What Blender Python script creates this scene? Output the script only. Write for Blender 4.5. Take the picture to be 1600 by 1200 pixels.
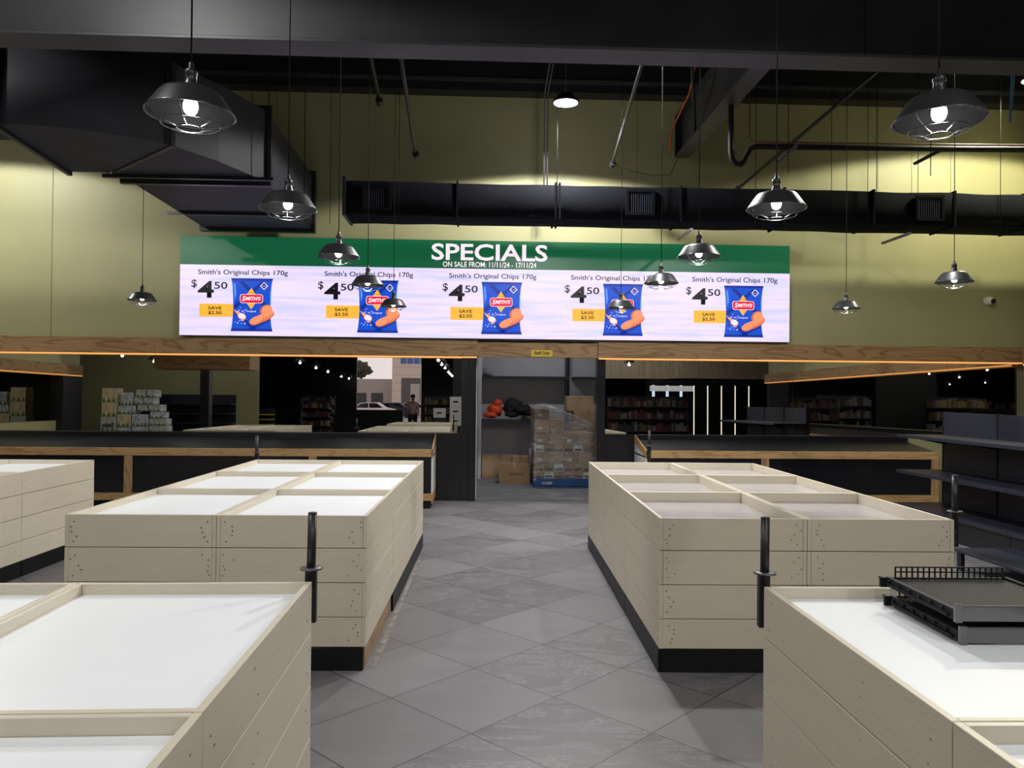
import bpy, bmesh, math, random
from mathutils import Vector, Matrix, Euler

for o in list(bpy.data.objects):
    bpy.data.objects.remove(o, do_unlink=True)
S = bpy.context.scene
COL = S.collection
rnd = random.Random(7)
PI = math.pi

# ------------------------------------------------------------------ camera, world, exposure
F_PX, YAW, PITCH, ROLL, EYE = 1209.66, .0430, .0097, .0089, 1.592
cd = bpy.data.cameras.new('camera')
cd.sensor_width = 36.0
cd.lens = F_PX * 36.0 / 1600.0
cd.clip_start, cd.clip_end = .05, 300
cam = bpy.data.objects.new('camera', cd)
COL.objects.link(cam)
_f = Vector((math.sin(YAW) * math.cos(PITCH), math.cos(YAW) * math.cos(PITCH), math.sin(PITCH)))
_r = Vector((math.cos(YAW), -math.sin(YAW), 0)); _u = _r.cross(_f)
_r2 = math.cos(ROLL) * _r + math.sin(ROLL) * _u
_u2 = -math.sin(ROLL) * _r + math.cos(ROLL) * _u
_m = Matrix((_r2, _u2, -_f)).transposed().to_4x4()
_m.translation = (0, 0, EYE)
cam.matrix_world = _m
S.camera = cam

w = bpy.data.worlds.new('overcast_sky'); S.world = w; w.use_nodes = True
w.node_tree.nodes['Background'].inputs[0].default_value = (1.0, .90, .93, 1)
w.node_tree.nodes['Background'].inputs[1].default_value = 1.5
S.view_settings.view_transform = 'Standard'
S.view_settings.look = 'None'
S.view_settings.exposure = 0.10
S.view_settings.gamma = 1.0
S.view_settings.use_curve_mapping = False
S.cycles.use_denoising = True
S.cycles.max_bounces = 8
S.cycles.glossy_bounces = 5
S.cycles.transparent_max_bounces = 12
S.cycles.sample_clamp_indirect = 4.0
S.cycles.caustics_reflective = False
S.cycles.caustics_refractive = False

def area(name, loc, size, power, color=(1, 1, 1), rot=(0, 0, 0), sy=None, parent=None):
    l = bpy.data.lights.new(name, 'AREA'); l.energy = power; l.color = color
    l.shape = 'DISK' if sy is None else 'RECTANGLE'; l.size = size
    if sy: l.size_y = sy
    o = bpy.data.objects.new(name, l); COL.objects.link(o); o.location = loc; o.rotation_euler = rot
    if parent: o.parent = parent
    return o

BULB_W = 3.0        # pendant bulbs
HB = dict(centre=720, left=350, right=540, partition=220, over=390, over_right=330, front_left=320, front_right=190, behind=300, far_left=420, fridges=420)   # high-bay lights; over, over_right and partition are added fill lamps
STORE_W = 19        # added storeroom fill lamp

# ------------------------------------------------------------------ helpers
def tag(o, label=None, cat=None, group=None, kind=None):
    if label: o['label'] = label
    if cat: o['category'] = cat
    if group: o['group'] = group
    if kind: o['kind'] = kind
    return o

def thing(name, label, cat, loc=(0, 0, 0), rz=0.0, group=None):
    o = bpy.data.objects.new(name, None); COL.objects.link(o)
    o.empty_display_size = .1
    o.location = loc; o.rotation_euler = (0, 0, rz)
    return tag(o, label, cat, group)

def copy_tree(o, parent=None):
    c = o.copy(); COL.objects.link(c)
    if parent: c.parent = parent
    for ch in list(o.children): copy_tree(ch, c)
    return c

class MB:
    def __init__(s): s.bm = bmesh.new()
    def _mi(s, fs, mi, smooth):
        for f in fs: f.material_index = mi; f.smooth = smooth
    def box(s, x0, y0, z0, x1, y1, z1, mi=0, bev=0, M=None):
        r = bmesh.ops.create_cube(s.bm, size=1)
        vs = r['verts']
        for v in vs:
            v.co = Vector(((x0 + x1) / 2 + v.co.x * (x1 - x0), (y0 + y1) / 2 + v.co.y * (y1 - y0), (z0 + z1) / 2 + v.co.z * (z1 - z0)))
            if M: v.co = M @ v.co
        fs = {f for v in vs for f in v.link_faces}
        s._mi(fs, mi, False)
        if bev:
            es = {e for v in vs for e in v.link_edges}
            r = bmesh.ops.bevel(s.bm, geom=list(es), offset=bev, segments=1, affect='EDGES', profile=.5)
            s._mi(r['faces'], mi, False)
        return s
    def quad(s, pts, mi=0):
        f = s.bm.faces.new([s.bm.verts.new(p) for p in pts]); f.material_index = mi; return s
    def prism(s, poly, z0, z1, mi=0, M=None):
        a = [Vector((x, y, z0)) for x, y in poly]; b = [Vector((x, y, z1)) for x, y in poly]
        if M: a = [M @ p for p in a]; b = [M @ p for p in b]
        va = [s.bm.verts.new(p) for p in a]; vb = [s.bm.verts.new(p) for p in b]
        n = len(poly); fs = [s.bm.faces.new(va[::-1]), s.bm.faces.new(vb)]
        for i in range(n): fs.append(s.bm.faces.new((va[i], va[(i + 1) % n], vb[(i + 1) % n], vb[i])))
        s._mi(fs, mi, False); return s
    def tube(s, pts, r, seg=8, mi=0, closed=False, cap=True):
        pts = [Vector(p) for p in pts]; n = len(pts); rings = []
        ref = None
        for i, p in enumerate(pts):
            if closed: t = pts[(i + 1) % n] - pts[i - 1]
            else: t = pts[min(i + 1, n - 1)] - pts[max(i - 1, 0)]
            t.normalize()
            if ref is None:
                ref = Vector((0, 0, 1)) if abs(t.z) < .9 else Vector((1, 0, 0))
            a = t.cross(ref).normalized(); b = a.cross(t).normalized(); ref = b if not closed else ref
            rr = r[i] if isinstance(r, (list, tuple)) else r
            rings.append([s.bm.verts.new(p + rr * (math.cos(2 * PI * k / seg) * a + math.sin(2 * PI * k / seg) * b)) for k in range(seg)])
        fs = []
        for i in range(n if closed else n - 1):
            A, B = rings[i], rings[(i + 1) % n]
            for k in range(seg): fs.append(s.bm.faces.new((A[k], A[(k + 1) % seg], B[(k + 1) % seg], B[k])))
        s._mi(fs, mi, True)
        if cap and not closed:
            fs = [s.bm.faces.new(rings[0][::-1]), s.bm.faces.new(rings[-1])]; s._mi(fs, mi, False)
        return s
    def ring(s, c, R, r, seg=28, mi=0, rs=6):
        return s.tube([(c[0] + R * math.cos(2 * PI * k / seg), c[1] + R * math.sin(2 * PI * k / seg), c[2]) for k in range(seg)], r, rs, mi, closed=True)
    def lathe(s, prof, c=(0, 0, 0), seg=40, mi=0, cap=False, smooth=True):
        rings = [[s.bm.verts.new((c[0] + r * math.cos(2 * PI * k / seg), c[1] + r * math.sin(2 * PI * k / seg), c[2] + z)) for k in range(seg)] for r, z in prof]
        fs = []
        for A, B in zip(rings, rings[1:]):
            for k in range(seg): fs.append(s.bm.faces.new((A[k], A[(k + 1) % seg], B[(k + 1) % seg], B[k])))
        s._mi(fs, mi, smooth)
        if cap:
            fs = [s.bm.faces.new(rings[0][::-1]), s.bm.faces.new(rings[-1])]; s._mi(fs, mi, False)
        return s
    def blob(s, c, rad, sub=3, amp=.15, freq=2.2, mi=0, seed=0):
        from mathutils import noise
        r = bmesh.ops.create_icosphere(s.bm, subdivisions=sub, radius=1)
        off = Vector((seed * 7.3, seed * 3.1, seed))
        for v in r['verts']:
            k = 1 + amp * (noise.noise(v.co * freq + off) + .5 * noise.noise(v.co * freq * 2.3 + off))
            v.co = Vector(c) + Vector((v.co.x * rad[0], v.co.y * rad[1], v.co.z * rad[2])) * k
        s._mi({f for v in r['verts'] for f in v.link_faces}, mi, True); return s
    # flat artwork on a screen or label: polygon in the XZ plane facing -Y
    def flat(s, pts, y, mi=0):
        f = s.bm.faces.new([s.bm.verts.new((x, y, z)) for x, z in pts]); f.material_index = mi
        f.normal_update()
        if f.normal.y > 0: f.normal_flip()
        return s
    def ell(s, cx, cz, rx, rz, y, mi=0, rot=0, n=24, a0=0, a1=2 * PI):
        c, sn = math.cos(rot), math.sin(rot); P = []
        for k in range(n):
            t = a0 + (a1 - a0) * k / (n if a1 - a0 > 6.28 else n - 1)
            a, b = rx * math.cos(t), rz * math.sin(t)
            P.append((cx + a * c - b * sn, cz + a * sn + b * c))
        return s.flat(P, y, mi)
    def text(s, txt, x0, x1, z0, z1, y, mi=0, bold=.02, shear=0, M=None):
        cu = bpy.data.curves.new('t', 'FONT'); cu.body = txt; cu.offset = bold; cu.shear = shear
        cu.resolution_u = 3
        o = bpy.data.objects.new('t', cu); COL.objects.link(o)
        dg = bpy.context.evaluated_depsgraph_get()
        me = bpy.data.meshes.new_from_object(o.evaluated_get(dg))
        bpy.data.objects.remove(o, do_unlink=True); bpy.data.curves.remove(cu)
        xs = [v.co.x for v in me.vertices]; ys = [v.co.y for v in me.vertices]
        ax, bx, ay, by = min(xs), max(xs), min(ys), max(ys)
        n0 = len(s.bm.verts); f0 = len(s.bm.faces)
        s.bm.from_mesh(me); bpy.data.meshes.remove(me)
        s.bm.verts.ensure_lookup_table(); s.bm.faces.ensure_lookup_table()
        for v in s.bm.verts[n0:]:
            v.co = Vector((x0 + (v.co.x - ax) / (bx - ax) * (x1 - x0), y, z0 + (v.co.y - ay) / (by - ay) * (z1 - z0)))
            if M: v.co = M @ v.co
        for f in s.bm.faces[f0:]: f.material_index = mi
        return s
    def build(s, name, mats, parent=None, world=True, xf=None):
        me = bpy.data.meshes.new(name)
        off = Vector((0, 0, 0))
        p = parent
        while p is not None and world:
            off += p.location; p = p.parent
        if off.length: bmesh.ops.translate(s.bm, vec=-off, verts=s.bm.verts)
        bmesh.ops.recalc_face_normals(s.bm, faces=[f for f in s.bm.faces if len(f.verts) and not f.tag]) if not getattr(s, 'keep', False) else None
        s.bm.to_mesh(me); s.bm.free()
        for m in (mats if isinstance(mats, (list, tuple)) else [mats]): me.materials.append(m)
        o = bpy.data.objects.new(name, me); COL.objects.link(o)
        if parent: o.parent = parent
        return o

# ------------------------------------------------------------------ materials
def srgb(r, g, b):
    f = lambda c: (c / 255 / 12.92) if c <= 10 else ((c / 255 + .055) / 1.055) ** 2.4
    return (f(r), f(g), f(b), 1)

def mat(name, col, rough=.5, metal=0, emit=None, es=1.0, noise=0, nscale=8, bump=0, bscale=40, spec=.5, stretch=(1, 1, 1)):
    m = bpy.data.materials.new(name); m.use_nodes = True
    nt = m.node_tree; b = nt.nodes['Principled BSDF']
    col = tuple(col) if len(col) == 4 else (*col, 1)
    b.inputs['Base Color'].default_value = col
    b.inputs['Roughness'].default_value = rough; b.inputs['Metallic'].default_value = metal
    b.inputs['Specular IOR Level'].default_value = spec
    if emit is not None:
        b.inputs['Emission Color'].default_value = (*emit[:3], 1); b.inputs['Emission Strength'].default_value = es
    if noise or bump:
        tc = nt.nodes.new('ShaderNodeTexCoord'); mp = nt.nodes.new('ShaderNodeMapping')
        mp.inputs['Scale'].default_value = stretch
        nt.links.new(tc.outputs['Object'], mp.inputs[0])
    if noise:
        n = nt.nodes.new('ShaderNodeTexNoise'); n.inputs['Scale'].default_value = nscale; n.inputs['Detail'].default_value = 6
        r = nt.nodes.new('ShaderNodeMix'); r.data_type = 'RGBA'
        r.inputs[6].default_value = tuple(max(0, c * (1 - noise)) for c in col[:3]) + (1,)
        r.inputs[7].default_value = tuple(min(1, c * (1 + noise)) for c in col[:3]) + (1,)
        mr = nt.nodes.new('ShaderNodeMapRange'); mr.inputs[1].default_value = .3; mr.inputs[2].default_value = .7
        nt.links.new(mp.outputs[0], n.inputs['Vector']); nt.links.new(n.outputs[0], mr.inputs[0])
        nt.links.new(mr.outputs[0], r.inputs[0]); nt.links.new(r.outputs[2], b.inputs['Base Color'])
    if bump:
        n2 = nt.nodes.new('ShaderNodeTexNoise'); n2.inputs['Scale'].default_value = bscale; n2.inputs['Detail'].default_value = 4
        bp = nt.nodes.new('ShaderNodeBump'); bp.inputs['Strength'].default_value = bump; bp.inputs['Distance'].default_value = .01
        nt.links.new(mp.outputs[0], n2.inputs['Vector']); nt.links.new(n2.outputs[0], bp.inputs['Height'])
        nt.links.new(bp.outputs[0], b.inputs['Normal'])
    return m

def wood(name, c0, c1, scale=1.0, axis='X', rough=.5):
    """plywood with cathedral grain along the given axis"""
    m = bpy.data.materials.new(name); m.use_nodes = True
    nt = m.node_tree; b = nt.nodes['Principled BSDF']; b.inputs['Roughness'].default_value = rough
    tc = nt.nodes.new('ShaderNodeTexCoord'); mp = nt.nodes.new('ShaderNodeMapping')
    k = {'X': (.55, 3.5, 5.0), 'Y': (3.5, .55, 5.0), 'Z': (5, 3.5, .55)}[axis]
    mp.inputs['Scale'].default_value = tuple(a * scale for a in k)
    n = nt.nodes.new('ShaderNodeTexNoise'); n.inputs['Scale'].default_value = 1.1; n.inputs['Detail'].default_value = 2
    n.inputs['Distortion'].default_value = .6
    mul = nt.nodes.new('ShaderNodeMath'); mul.operation = 'MULTIPLY'; mul.inputs[1].default_value = 9
    fr = nt.nodes.new('ShaderNodeMath'); fr.operation = 'PINGPONG'; fr.inputs[1].default_value = .5
    cr = nt.nodes.new('ShaderNodeValToRGB')
    cr.color_ramp.elements[0].position = .0; cr.color_ramp.elements[0].color = (*c1, 1)
    cr.color_ramp.elements[1].position = .22; cr.color_ramp.elements[1].color = (*c0, 1)
    n2 = nt.nodes.new('ShaderNodeTexNoise'); n2.inputs['Scale'].default_value = 14; n2.inputs['Detail'].default_value = 5
    mx = nt.nodes.new('ShaderNodeMix'); mx.data_type = 'RGBA'; mx.blend_type = 'MULTIPLY'; mx.inputs[0].default_value = .35
    L = nt.links
    L.new(tc.outputs['Object'], mp.inputs[0]); L.new(mp.outputs[0], n.inputs['Vector']); L.new(mp.outputs[0], n2.inputs['Vector'])
    L.new(n.outputs[0], mul.inputs[0]); L.new(mul.outputs[0], fr.inputs[0]); L.new(fr.outputs[0], cr.inputs[0])
    L.new(cr.outputs[0], mx.inputs[6]); L.new(n2.outputs[0], mx.inputs[7]); L.new(mx.outputs[2], b.inputs['Base Color'])
    return m

def screen(name, col, k=1.0, base=.25):
    return mat(name, tuple(c * base for c in col[:3]), .35, emit=col, es=k)

M = {}
M['green'] = mat('olive_green_wall_paint', (.345, .333, .172), .55, noise=.05, nscale=1.2, bump=.08, bscale=60)
M['blackwall'] = mat('black_wall_paint', (.010, .010, .012), .6)
M['black'] = mat('black_satin_paint', (.012, .012, .015), .38)
M['lam'] = mat('black_laminate', (.008, .008, .011), .22)
M['steel'] = mat('dark_brushed_steel', (.035, .037, .042), .30, metal=.6, bump=.1, bscale=30, stretch=(1, 30, 1))
M['beam'] = mat('dark_steel_paint', (.045, .045, .053), .40, noise=.2, nscale=2)
M['duct'] = mat('dark_duct_paint', (.034, .034, .043), .62, spec=.22, noise=.2, nscale=1.5, bump=.1, bscale=3)
M['wrap'] = mat('black_duct_fabric', (.0045, .005, .007), .85, spec=.06, bump=.5, bscale=9)
M['roof'] = mat('black_roof_sheet', (.012, .012, .013), .7)
M['pipe'] = mat('grey_conduit', (.12, .11, .12), .4, metal=.4)
M['wire'] = mat('dark_wire', (.012, .012, .012), .75, spec=.15)
M['drain'] = mat('matt_black_pipe', (.008, .008, .009), .6, spec=.2)
M['ply'] = wood('plywood_fascia', (.42, .25, .115), (.24, .125, .05))
M['plyv'] = wood('plywood_upright', (.42, .26, .12), (.25, .13, .055), axis='Z')
M['pine'] = wood('pine_trim', (.48, .30, .135), (.33, .18, .07), scale=1.5)
M['timber'] = mat('bare_timber', (.30, .20, .12), .8, noise=.35, nscale=10, stretch=(1, .3, 2))
M['cream'] = mat('cream_gloss_paint', (.635, .575, .465), .38, noise=.03, nscale=3, bump=.10, bscale=25, stretch=(1, 1, 4))
M['tray'] = mat('white_acrylic_tray', (.83, .855, .89), .42, noise=.03, nscale=2)
M['traygrey'] = mat('scuffed_grey_tray', (.44, .415, .425), .16, noise=.07, nscale=3, bump=.06, bscale=10)
M['filled'] = mat('filled_screw_hole', (.30, .265, .20), .7)
M['hole'] = mat('screw_hole', (.12, .09, .06), .7)
M['kick'] = mat('black_kickboard', (.005, .005, .006), .45, spec=.3, noise=.3, nscale=10)
M['white'] = mat('white_laminate', (.62, .61, .60), .45)
M['storewall'] = mat('white_storeroom_paint', (.52, .52, .55), .6, noise=.06, nscale=1.5)
M['storefloor'] = mat('storeroom_concrete', (.20, .20, .21), .6, noise=.25, nscale=3)
M['card'] = mat('brown_cardboard', (.30, .185, .10), .75, noise=.12, nscale=6)
M['card2'] = mat('pale_cardboard', (.40, .27, .16), .75, noise=.12, nscale=6)
M['ink'] = mat('dark_print', (.05, .03, .025), .7)
M['paper'] = mat('white_paper', (.7, .7, .7), .6)
M['blue'] = mat('pallet_blue_paint', (.012, .07, .22), .6, noise=.25, nscale=8)
M['orange'] = mat('hi_vis_orange', (.85, .10, .03), .7, bump=.4, bscale=14)
M['cloth'] = mat('black_cloth', (.008, .008, .010), .85, bump=.5, bscale=20)
M['cap'] = mat('cctv_white', (.75, .74, .68), .4)
M['lens'] = mat('cctv_dark_lens', (.01, .01, .014), .1)
M['plastic'] = mat('black_shelf_plastic', (.009, .009, .012), .55, spec=.2)
M['clear'] = mat('smoky_clear_strip', (.10, .10, .11), .12, spec=.8)
M['gond'] = mat('charcoal_shelving_steel', (.022, .025, .038), .36)
M['shade'] = mat('black_enamel_shade', (.055, .055, .06), .36, metal=.65)
M['shadein'] = mat('shade_inside', (.0035, .0035, .004), .6, spec=.12)
M['cage'] = mat('cage_wire_steel', (.10, .10, .11), .22, metal=.8)
M['bulb'] = mat('lit_bulb', (1, 1, 1), .3, emit=(1, .98, .95), es=6)
M['hb'] = mat('lit_highbay_lens', (1, 1, 1), .3, emit=(1, .99, .97), es=7)
M['ledstrip'] = mat('amber_led_strip', (.8, .4, .1), .5, emit=(1, .42, .11), es=.95)
M['yellow'] = mat('yellow_sign', (.75, .52, .03), .5)
M['orangewire'] = mat('orange_cable', (.6, .12, .02), .5)
M['bluestrap'] = mat('blue_strap', (.02, .16, .30), .6)
M['skin'] = mat('skin', (.35, .2, .14), .5)
M['shirt'] = mat('patterned_shirt', (.6, .42, .45), .8, noise=.6, nscale=30)
M['trouser'] = mat('navy_trousers', (.015, .02, .04), .8)

# mirror glass: slightly smoky silvering
def mirror_mat():
    m = bpy.data.materials.new('smoky_mirror'); m.use_nodes = True
    b = m.node_tree.nodes['Principled BSDF']
    b.inputs['Base Color'].default_value = (.50, .49, .46, 1); b.inputs['Metallic'].default_value = 1; b.inputs['Roughness'].default_value = .004
    return m
M['mirror'] = mirror_mat()

def floor_mat():
    m = bpy.data.materials.new('slate_look_floor_tiles'); m.use_nodes = True
    nt = m.node_tree; N = nt.nodes; L = nt.links; b = N['Principled BSDF']
    ta, tx, ty, ts = .7727, -.0104, 4.466, .6
    ge = N.new('ShaderNodeNewGeometry')
    sub = N.new('ShaderNodeVectorMath'); sub.operation = 'SUBTRACT'; sub.inputs[1].default_value = (tx, ty, 0)
    L.new(ge.outputs['Position'], sub.inputs[0])
    def dot(v):
        d = N.new('ShaderNodeVectorMath'); d.operation = 'DOT_PRODUCT'; d.inputs[1].default_value = v
        L.new(sub.outputs[0], d.inputs[0]); return d.outputs['Value']
    c, s = math.cos(ta) / ts, math.sin(ta) / ts
    u, v = dot((c, s, 0)), dot((s, -c, 0))
    def mth(op, a, bb=None, cc=None):
        n = N.new('ShaderNodeMath'); n.operation = op
        for i, x in enumerate((a, bb, cc)):
            if x is None: continue
            if isinstance(x, (int, float)): n.inputs[i].default_value = x
            else: L.new(x, n.inputs[i])
        return n.outputs[0]
    def edge(x):
        f = mth('FRACT', x); return mth('MINIMUM', f, mth('SUBTRACT', 1, f))
    e = mth('MINIMUM', edge(u), edge(v))
    grout = mth('LESS_THAN', e, .006)
    cmb = N.new('ShaderNodeCombineXYZ'); L.new(mth('FLOOR', u), cmb.inputs[0]); L.new(mth('FLOOR', v), cmb.inputs[1])
    wn = N.new('ShaderNodeTexWhiteNoise'); wn.noise_dimensions = '3D'; L.new(cmb.outputs[0], wn.inputs[0])
    # per-tile shifted slate veins
    mulv = N.new('ShaderNodeVectorMath'); mulv.operation = 'MULTIPLY_ADD'
    L.new(wn.outputs['Color'], mulv.inputs[0]); mulv.inputs[1].default_value = (20, 20, 20); L.new(ge.outputs['Position'], mulv.inputs[2])
    mp = N.new('ShaderNodeMapping'); mp.inputs['Rotation'].default_value = (0, 0, .5); mp.inputs['Scale'].default_value = (1.1, 3.2, 1)
    L.new(mulv.outputs[0], mp.inputs[0])
    n1 = N.new('ShaderNodeTexNoise'); n1.inputs['Scale'].default_value = 2.2; n1.inputs['Detail'].default_value = 9; n1.inputs['Roughness'].default_value = .62; n1.inputs['Distortion'].default_value = .8
    L.new(mp.outputs[0], n1.inputs['Vector'])
    n2 = N.new('ShaderNodeTexNoise'); n2.inputs['Scale'].default_value = 1.3; n2.inputs['Detail'].default_value = 4
    L.new(mp.outputs[0], n2.inputs['Vector'])
    vein = mth('SUBTRACT', 1, mth('MULTIPLY', mth('ABSOLUTE', mth('SUBTRACT', n1.outputs[0], .5)), 22)); vein = mth('MAXIMUM', vein, 0)
    slate = mth('GREATER_THAN', wn.outputs['Value'], .50)
    n3 = N.new('ShaderNodeTexNoise'); n3.inputs['Scale'].default_value = 45; n3.inputs['Detail'].default_value = 3; L.new(mp.outputs[0], n3.inputs['Vector'])
    vein = mth('MULTIPLY', mth('MULTIPLY', vein, slate), mth('GREATER_THAN', n3.outputs[0], .47))
    val = mth('ADD', .138, mth('MULTIPLY', mth('SUBTRACT', wn.outputs['Value'], .5), -.075))
    val = mth('ADD', val, mth('MULTIPLY', mth('SUBTRACT', n2.outputs[0], .5), .05))
    val = mth('ADD', val, mth('MULTIPLY', mth('SUBTRACT', n1.outputs[0], .5), mth('MULTIPLY', slate, .12)))
    val = mth('ADD', val, mth('MULTIPLY', vein, .075))
    val = mth('MULTIPLY', val, mth('SUBTRACT', 1, mth('MULTIPLY', grout, .80)))
    cc = N.new('ShaderNodeCombineColor')
    L.new(mth('MULTIPLY', val, 1.0), cc.inputs[0]); L.new(mth('MULTIPLY', val, .965), cc.inputs[1]); L.new(mth('MULTIPLY', val, 1.05), cc.inputs[2])
    L.new(cc.outputs[0], b.inputs['Base Color'])
    b.inputs['Roughness'].default_value = .45
    L.new(mth('ADD', .40, mth('MULTIPLY', n1.outputs[0], .12)), b.inputs['Roughness'])
    bp = N.new('ShaderNodeBump'); bp.inputs['Strength'].default_value = .35; bp.inputs['Distance'].default_value = .004
    L.new(mth('SUBTRACT', mth('MULTIPLY', n1.outputs[0], mth('ADD', .25, slate)), mth('MULTIPLY', grout, 1.0)), bp.inputs['Height']); L.new(bp.outputs[0], b.inputs['Normal'])
    return m
M['floor'] = floor_mat()

WALL_Y = 11.3
def struct(name, mb, m, label, cat):
    return tag(mb.build(name, m), label, cat, kind='structure')

# ------------------------------------------------------------------ room shell
struct('floor', MB().box(-15, -14.2, -.15, 13.2, 11.42, 0), M['floor'], 'grey slate-look tile floor laid diagonally', 'floor')
b = MB()
b.box(-9.3, WALL_Y, 0, -.04, 11.42, 6.3); b.box(1.73, WALL_Y, 0, 8.3, 11.42, 6.3); b.box(-.04, WALL_Y, 2.1, 1.73, 11.42, 6.3)
for x in (-6.1, -2.95, 2.3, 5.46, 5.93, 6.45, 7.05): b.box(x - .003, 11.296, 4.3 if x > 0 else 2.33, x + .003, WALL_Y, 5.9, 1)   # sheet joints
struct('wall_back', b, [M['green'], mat('wall_joint', (.17, .165, .085), .7)], 'olive green back wall above the wooden fascia', 'wall')
struct('ceiling', MB().box(-15, -14.2, 6.3, 13.2, 11.42, 6.45), M['roof'], 'black roof above the shop', 'ceiling')
struct('wall_right', MB().box(8.2, 1.0, 0, 8.32, 11.42, 6.3), M['green'], 'olive green wall along the right of the shop', 'wall')
struct('wall_left', MB().box(-9.32, 4.4, 0, -9.2, 11.42, 6.3), M['green'], 'olive green wall along the left of the shop', 'wall')
struct('wall_return', MB().box(-15, 4.3, 0, -9.21, 4.4, 6.3), M['green'], 'olive green wall end behind the camera at far left', 'wall')
b = MB(); b.box(-15, -3.2, 0, -7.45, -3.0, 6.3); b.box(-7.45, -3.2, 0, -7.2, -3.0, 6.3)
struct('wall_partition', b, M['green'], 'olive green partition wall seen in the left mirror', 'wall')
b = MB()
b.box(-15, -14.2, 0, -5.72, -14, 6.3); b.box(-2.7, -14.2, 0, 13.2, -14, 6.3); b.box(-5.72, -14.2, 0, -3.55, -14, 1.08); b.box(-5.72, -14.2, 3.9, -2.7, -14, 6.3)
struct('wall_front', b, M['blackwall'], 'black shopfront wall around the street opening', 'wall')
struct('wall_side', MB().box(-15.1, -14.2, 0, -15, 4.4, 6.3).box(13.2, -14.2, 0, 13.3, 1.1, 6.3).box(8.2, .9, 0, 13.2, 1.0, 6.3), M['blackwall'], 'black side walls at the far ends of the shop', 'wall')

# eaves purlins, roof purlins
for i, (y, z0, z1, lab) in enumerate([(11.05, 5.9, 6.3, 'black eaves beam along the top of the back wall')]):
    b = MB(); b.box(-9.2, y, z0, 8.2, 11.3, z1); b.box(-9.2, y - .06, 6.02, 8.2, y, 6.06, 1)
    struct('trim_1', b, [M['black'], M['beam']], lab, 'beam')
for i, y in enumerate((10.1, 8.6, 7.2)):
    o = MB().box(-9.2, y, 6.12, 8.2, y + .07, 6.3).build('roof_purlin', M['roof'])
    tag(o, ['black roof purlin nearest the back wall', 'black roof purlin midway under the roof', 'black roof purlin just behind the big steel beam'][i], 'purlin', 'roof purlins')

# main steel beam across the picture
t = thing('steel_beam', 'deep dark steel beam crossing the whole top of the picture', 'beam', (0, 5.37, 3.94))
MB().box(-15, 5.36, 3.965, 13.2, 5.38, 5.2, 0).build('web', M['beam'], t)
b = MB(); b.box(-15, 5.25, 3.94, 13.2, 5.49, 3.965, 0, .003).build('bottom_flange', M['beam'], t)
MB().box(-15, 5.25, 5.2, 13.2, 5.49, 5.225).build('top_flange', M['beam'], t)
MB().box(2.715, 5.345, 3.966, 2.745, 5.36, 5.2).build('stiffener', M['beam'], t)
MB().box(-9.0, 5.27, 3.966, -8.985, 5.36, 5.2).build('stiffener', M['beam'], t)

t = thing('steel_beam', 'dark steel beam running from the back wall towards the big cross beam', 'beam', (2.92, 8.4, 5.0))
MB().box(2.90, 5.5, 5.02, 2.92, 11.05, 5.58).build('web', M['beam'], t)
MB().box(2.805, 5.5, 5.0, 3.025, 11.05, 5.02).build('bottom_flange', M['beam'], t)
MB().box(2.805, 5.5, 5.58, 3.025, 11.05, 5.60).build('top_flange', M['beam'], t)
MB().box(2.805, 11.05, 5.0, 3.025, 11.07, 5.6).build('end_plate', M['black'], t)

# ------------------------------------------------------------------ wooden fascia, LED strips, mirrors
FY = 11.18
def fascia(name, x0, x1, label, z0=2.09, z1=2.315, led=True):
    t = thing(name, label, 'fascia', ((x0 + x1) / 2, FY, z0))
    b = MB(); n = max(1, round((x1 - x0) / 2.4)); st = (x1 - x0) / n
    for i in range(n): b.box(x0 + i * st + .001, FY, z0, x0 + (i + 1) * st - .001, WALL_Y - .022, z1)
    b.build('board', M['ply'], t)
    if led: MB().box(x0 + .01, FY + .012, z0 - .018, x1 - .01, FY + .030, z0).build('led_strip', M['ledstrip'], t)
    return t
fascia('wooden_fascia', -9.17, -.022, 'plywood fascia with amber light strip above the left mirrors')
fascia('wooden_fascia', 1.732, 8.17, 'plywood fascia with amber light strip above the right mirrors')
t = thing('door_header', 'short plywood header board over the storeroom opening', 'fascia', (.85, FY + .03, 2.09))
MB().box(-.02, FY + .03, 2.09, 1.73, WALL_Y - .022, 2.30).build('board', M['ply'], t)
t = thing('staff_sign', 'small yellow Staff Only sign on the door header', 'sign', (.91, FY + .028, 2.15))
MB().box(.757, FY + .020, 2.102, 1.066, FY + .029, 2.196).build('plate', M['yellow'], t)
MB().text('Staff Only', .80, 1.03, 2.118, 2.180, FY + .0185, 0, .03).build('lettering', M['ink'], t)
b = MB(); b.tube([(-.02 + i * .17, FY + .04, 2.325 + .008 * math.sin(i * 1.3)) for i in range(11)], .010)
tag(b.build('loose_cable', M['wire']), 'black cable lying along the top of the door header', 'cable')

TILT = .008
def mirror(x0, x1, label, grp):
    b = MB(); b.box(x0, -.003, 0, x1, .003, 1.11)
    o = b.build('wall_mirror', M['mirror'])
    o.location = (0, WALL_Y - .012, .98); o.rotation_euler = (-TILT, 0, 0)
    return tag(o, label, 'mirror', grp)
mirror(-9.18, -5.157, 'wall mirror at the far left, reflecting stacked drink cartons', 'wall mirrors')
mirror(-5.153, -.25, 'wide wall mirror left of the storeroom opening, reflecting the street', 'wall mirrors')
mirror(1.856, 4.648, 'wall mirror right of the storeroom opening, reflecting drink fridges', 'wall mirrors')
mirror(4.652, 7.006, 'second wall mirror right of the opening, reflecting another mirror', 'wall mirrors')
mirror(7.010, 8.18, 'narrow wall mirror at the far right behind the charcoal shelving', 'wall mirrors')

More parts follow.
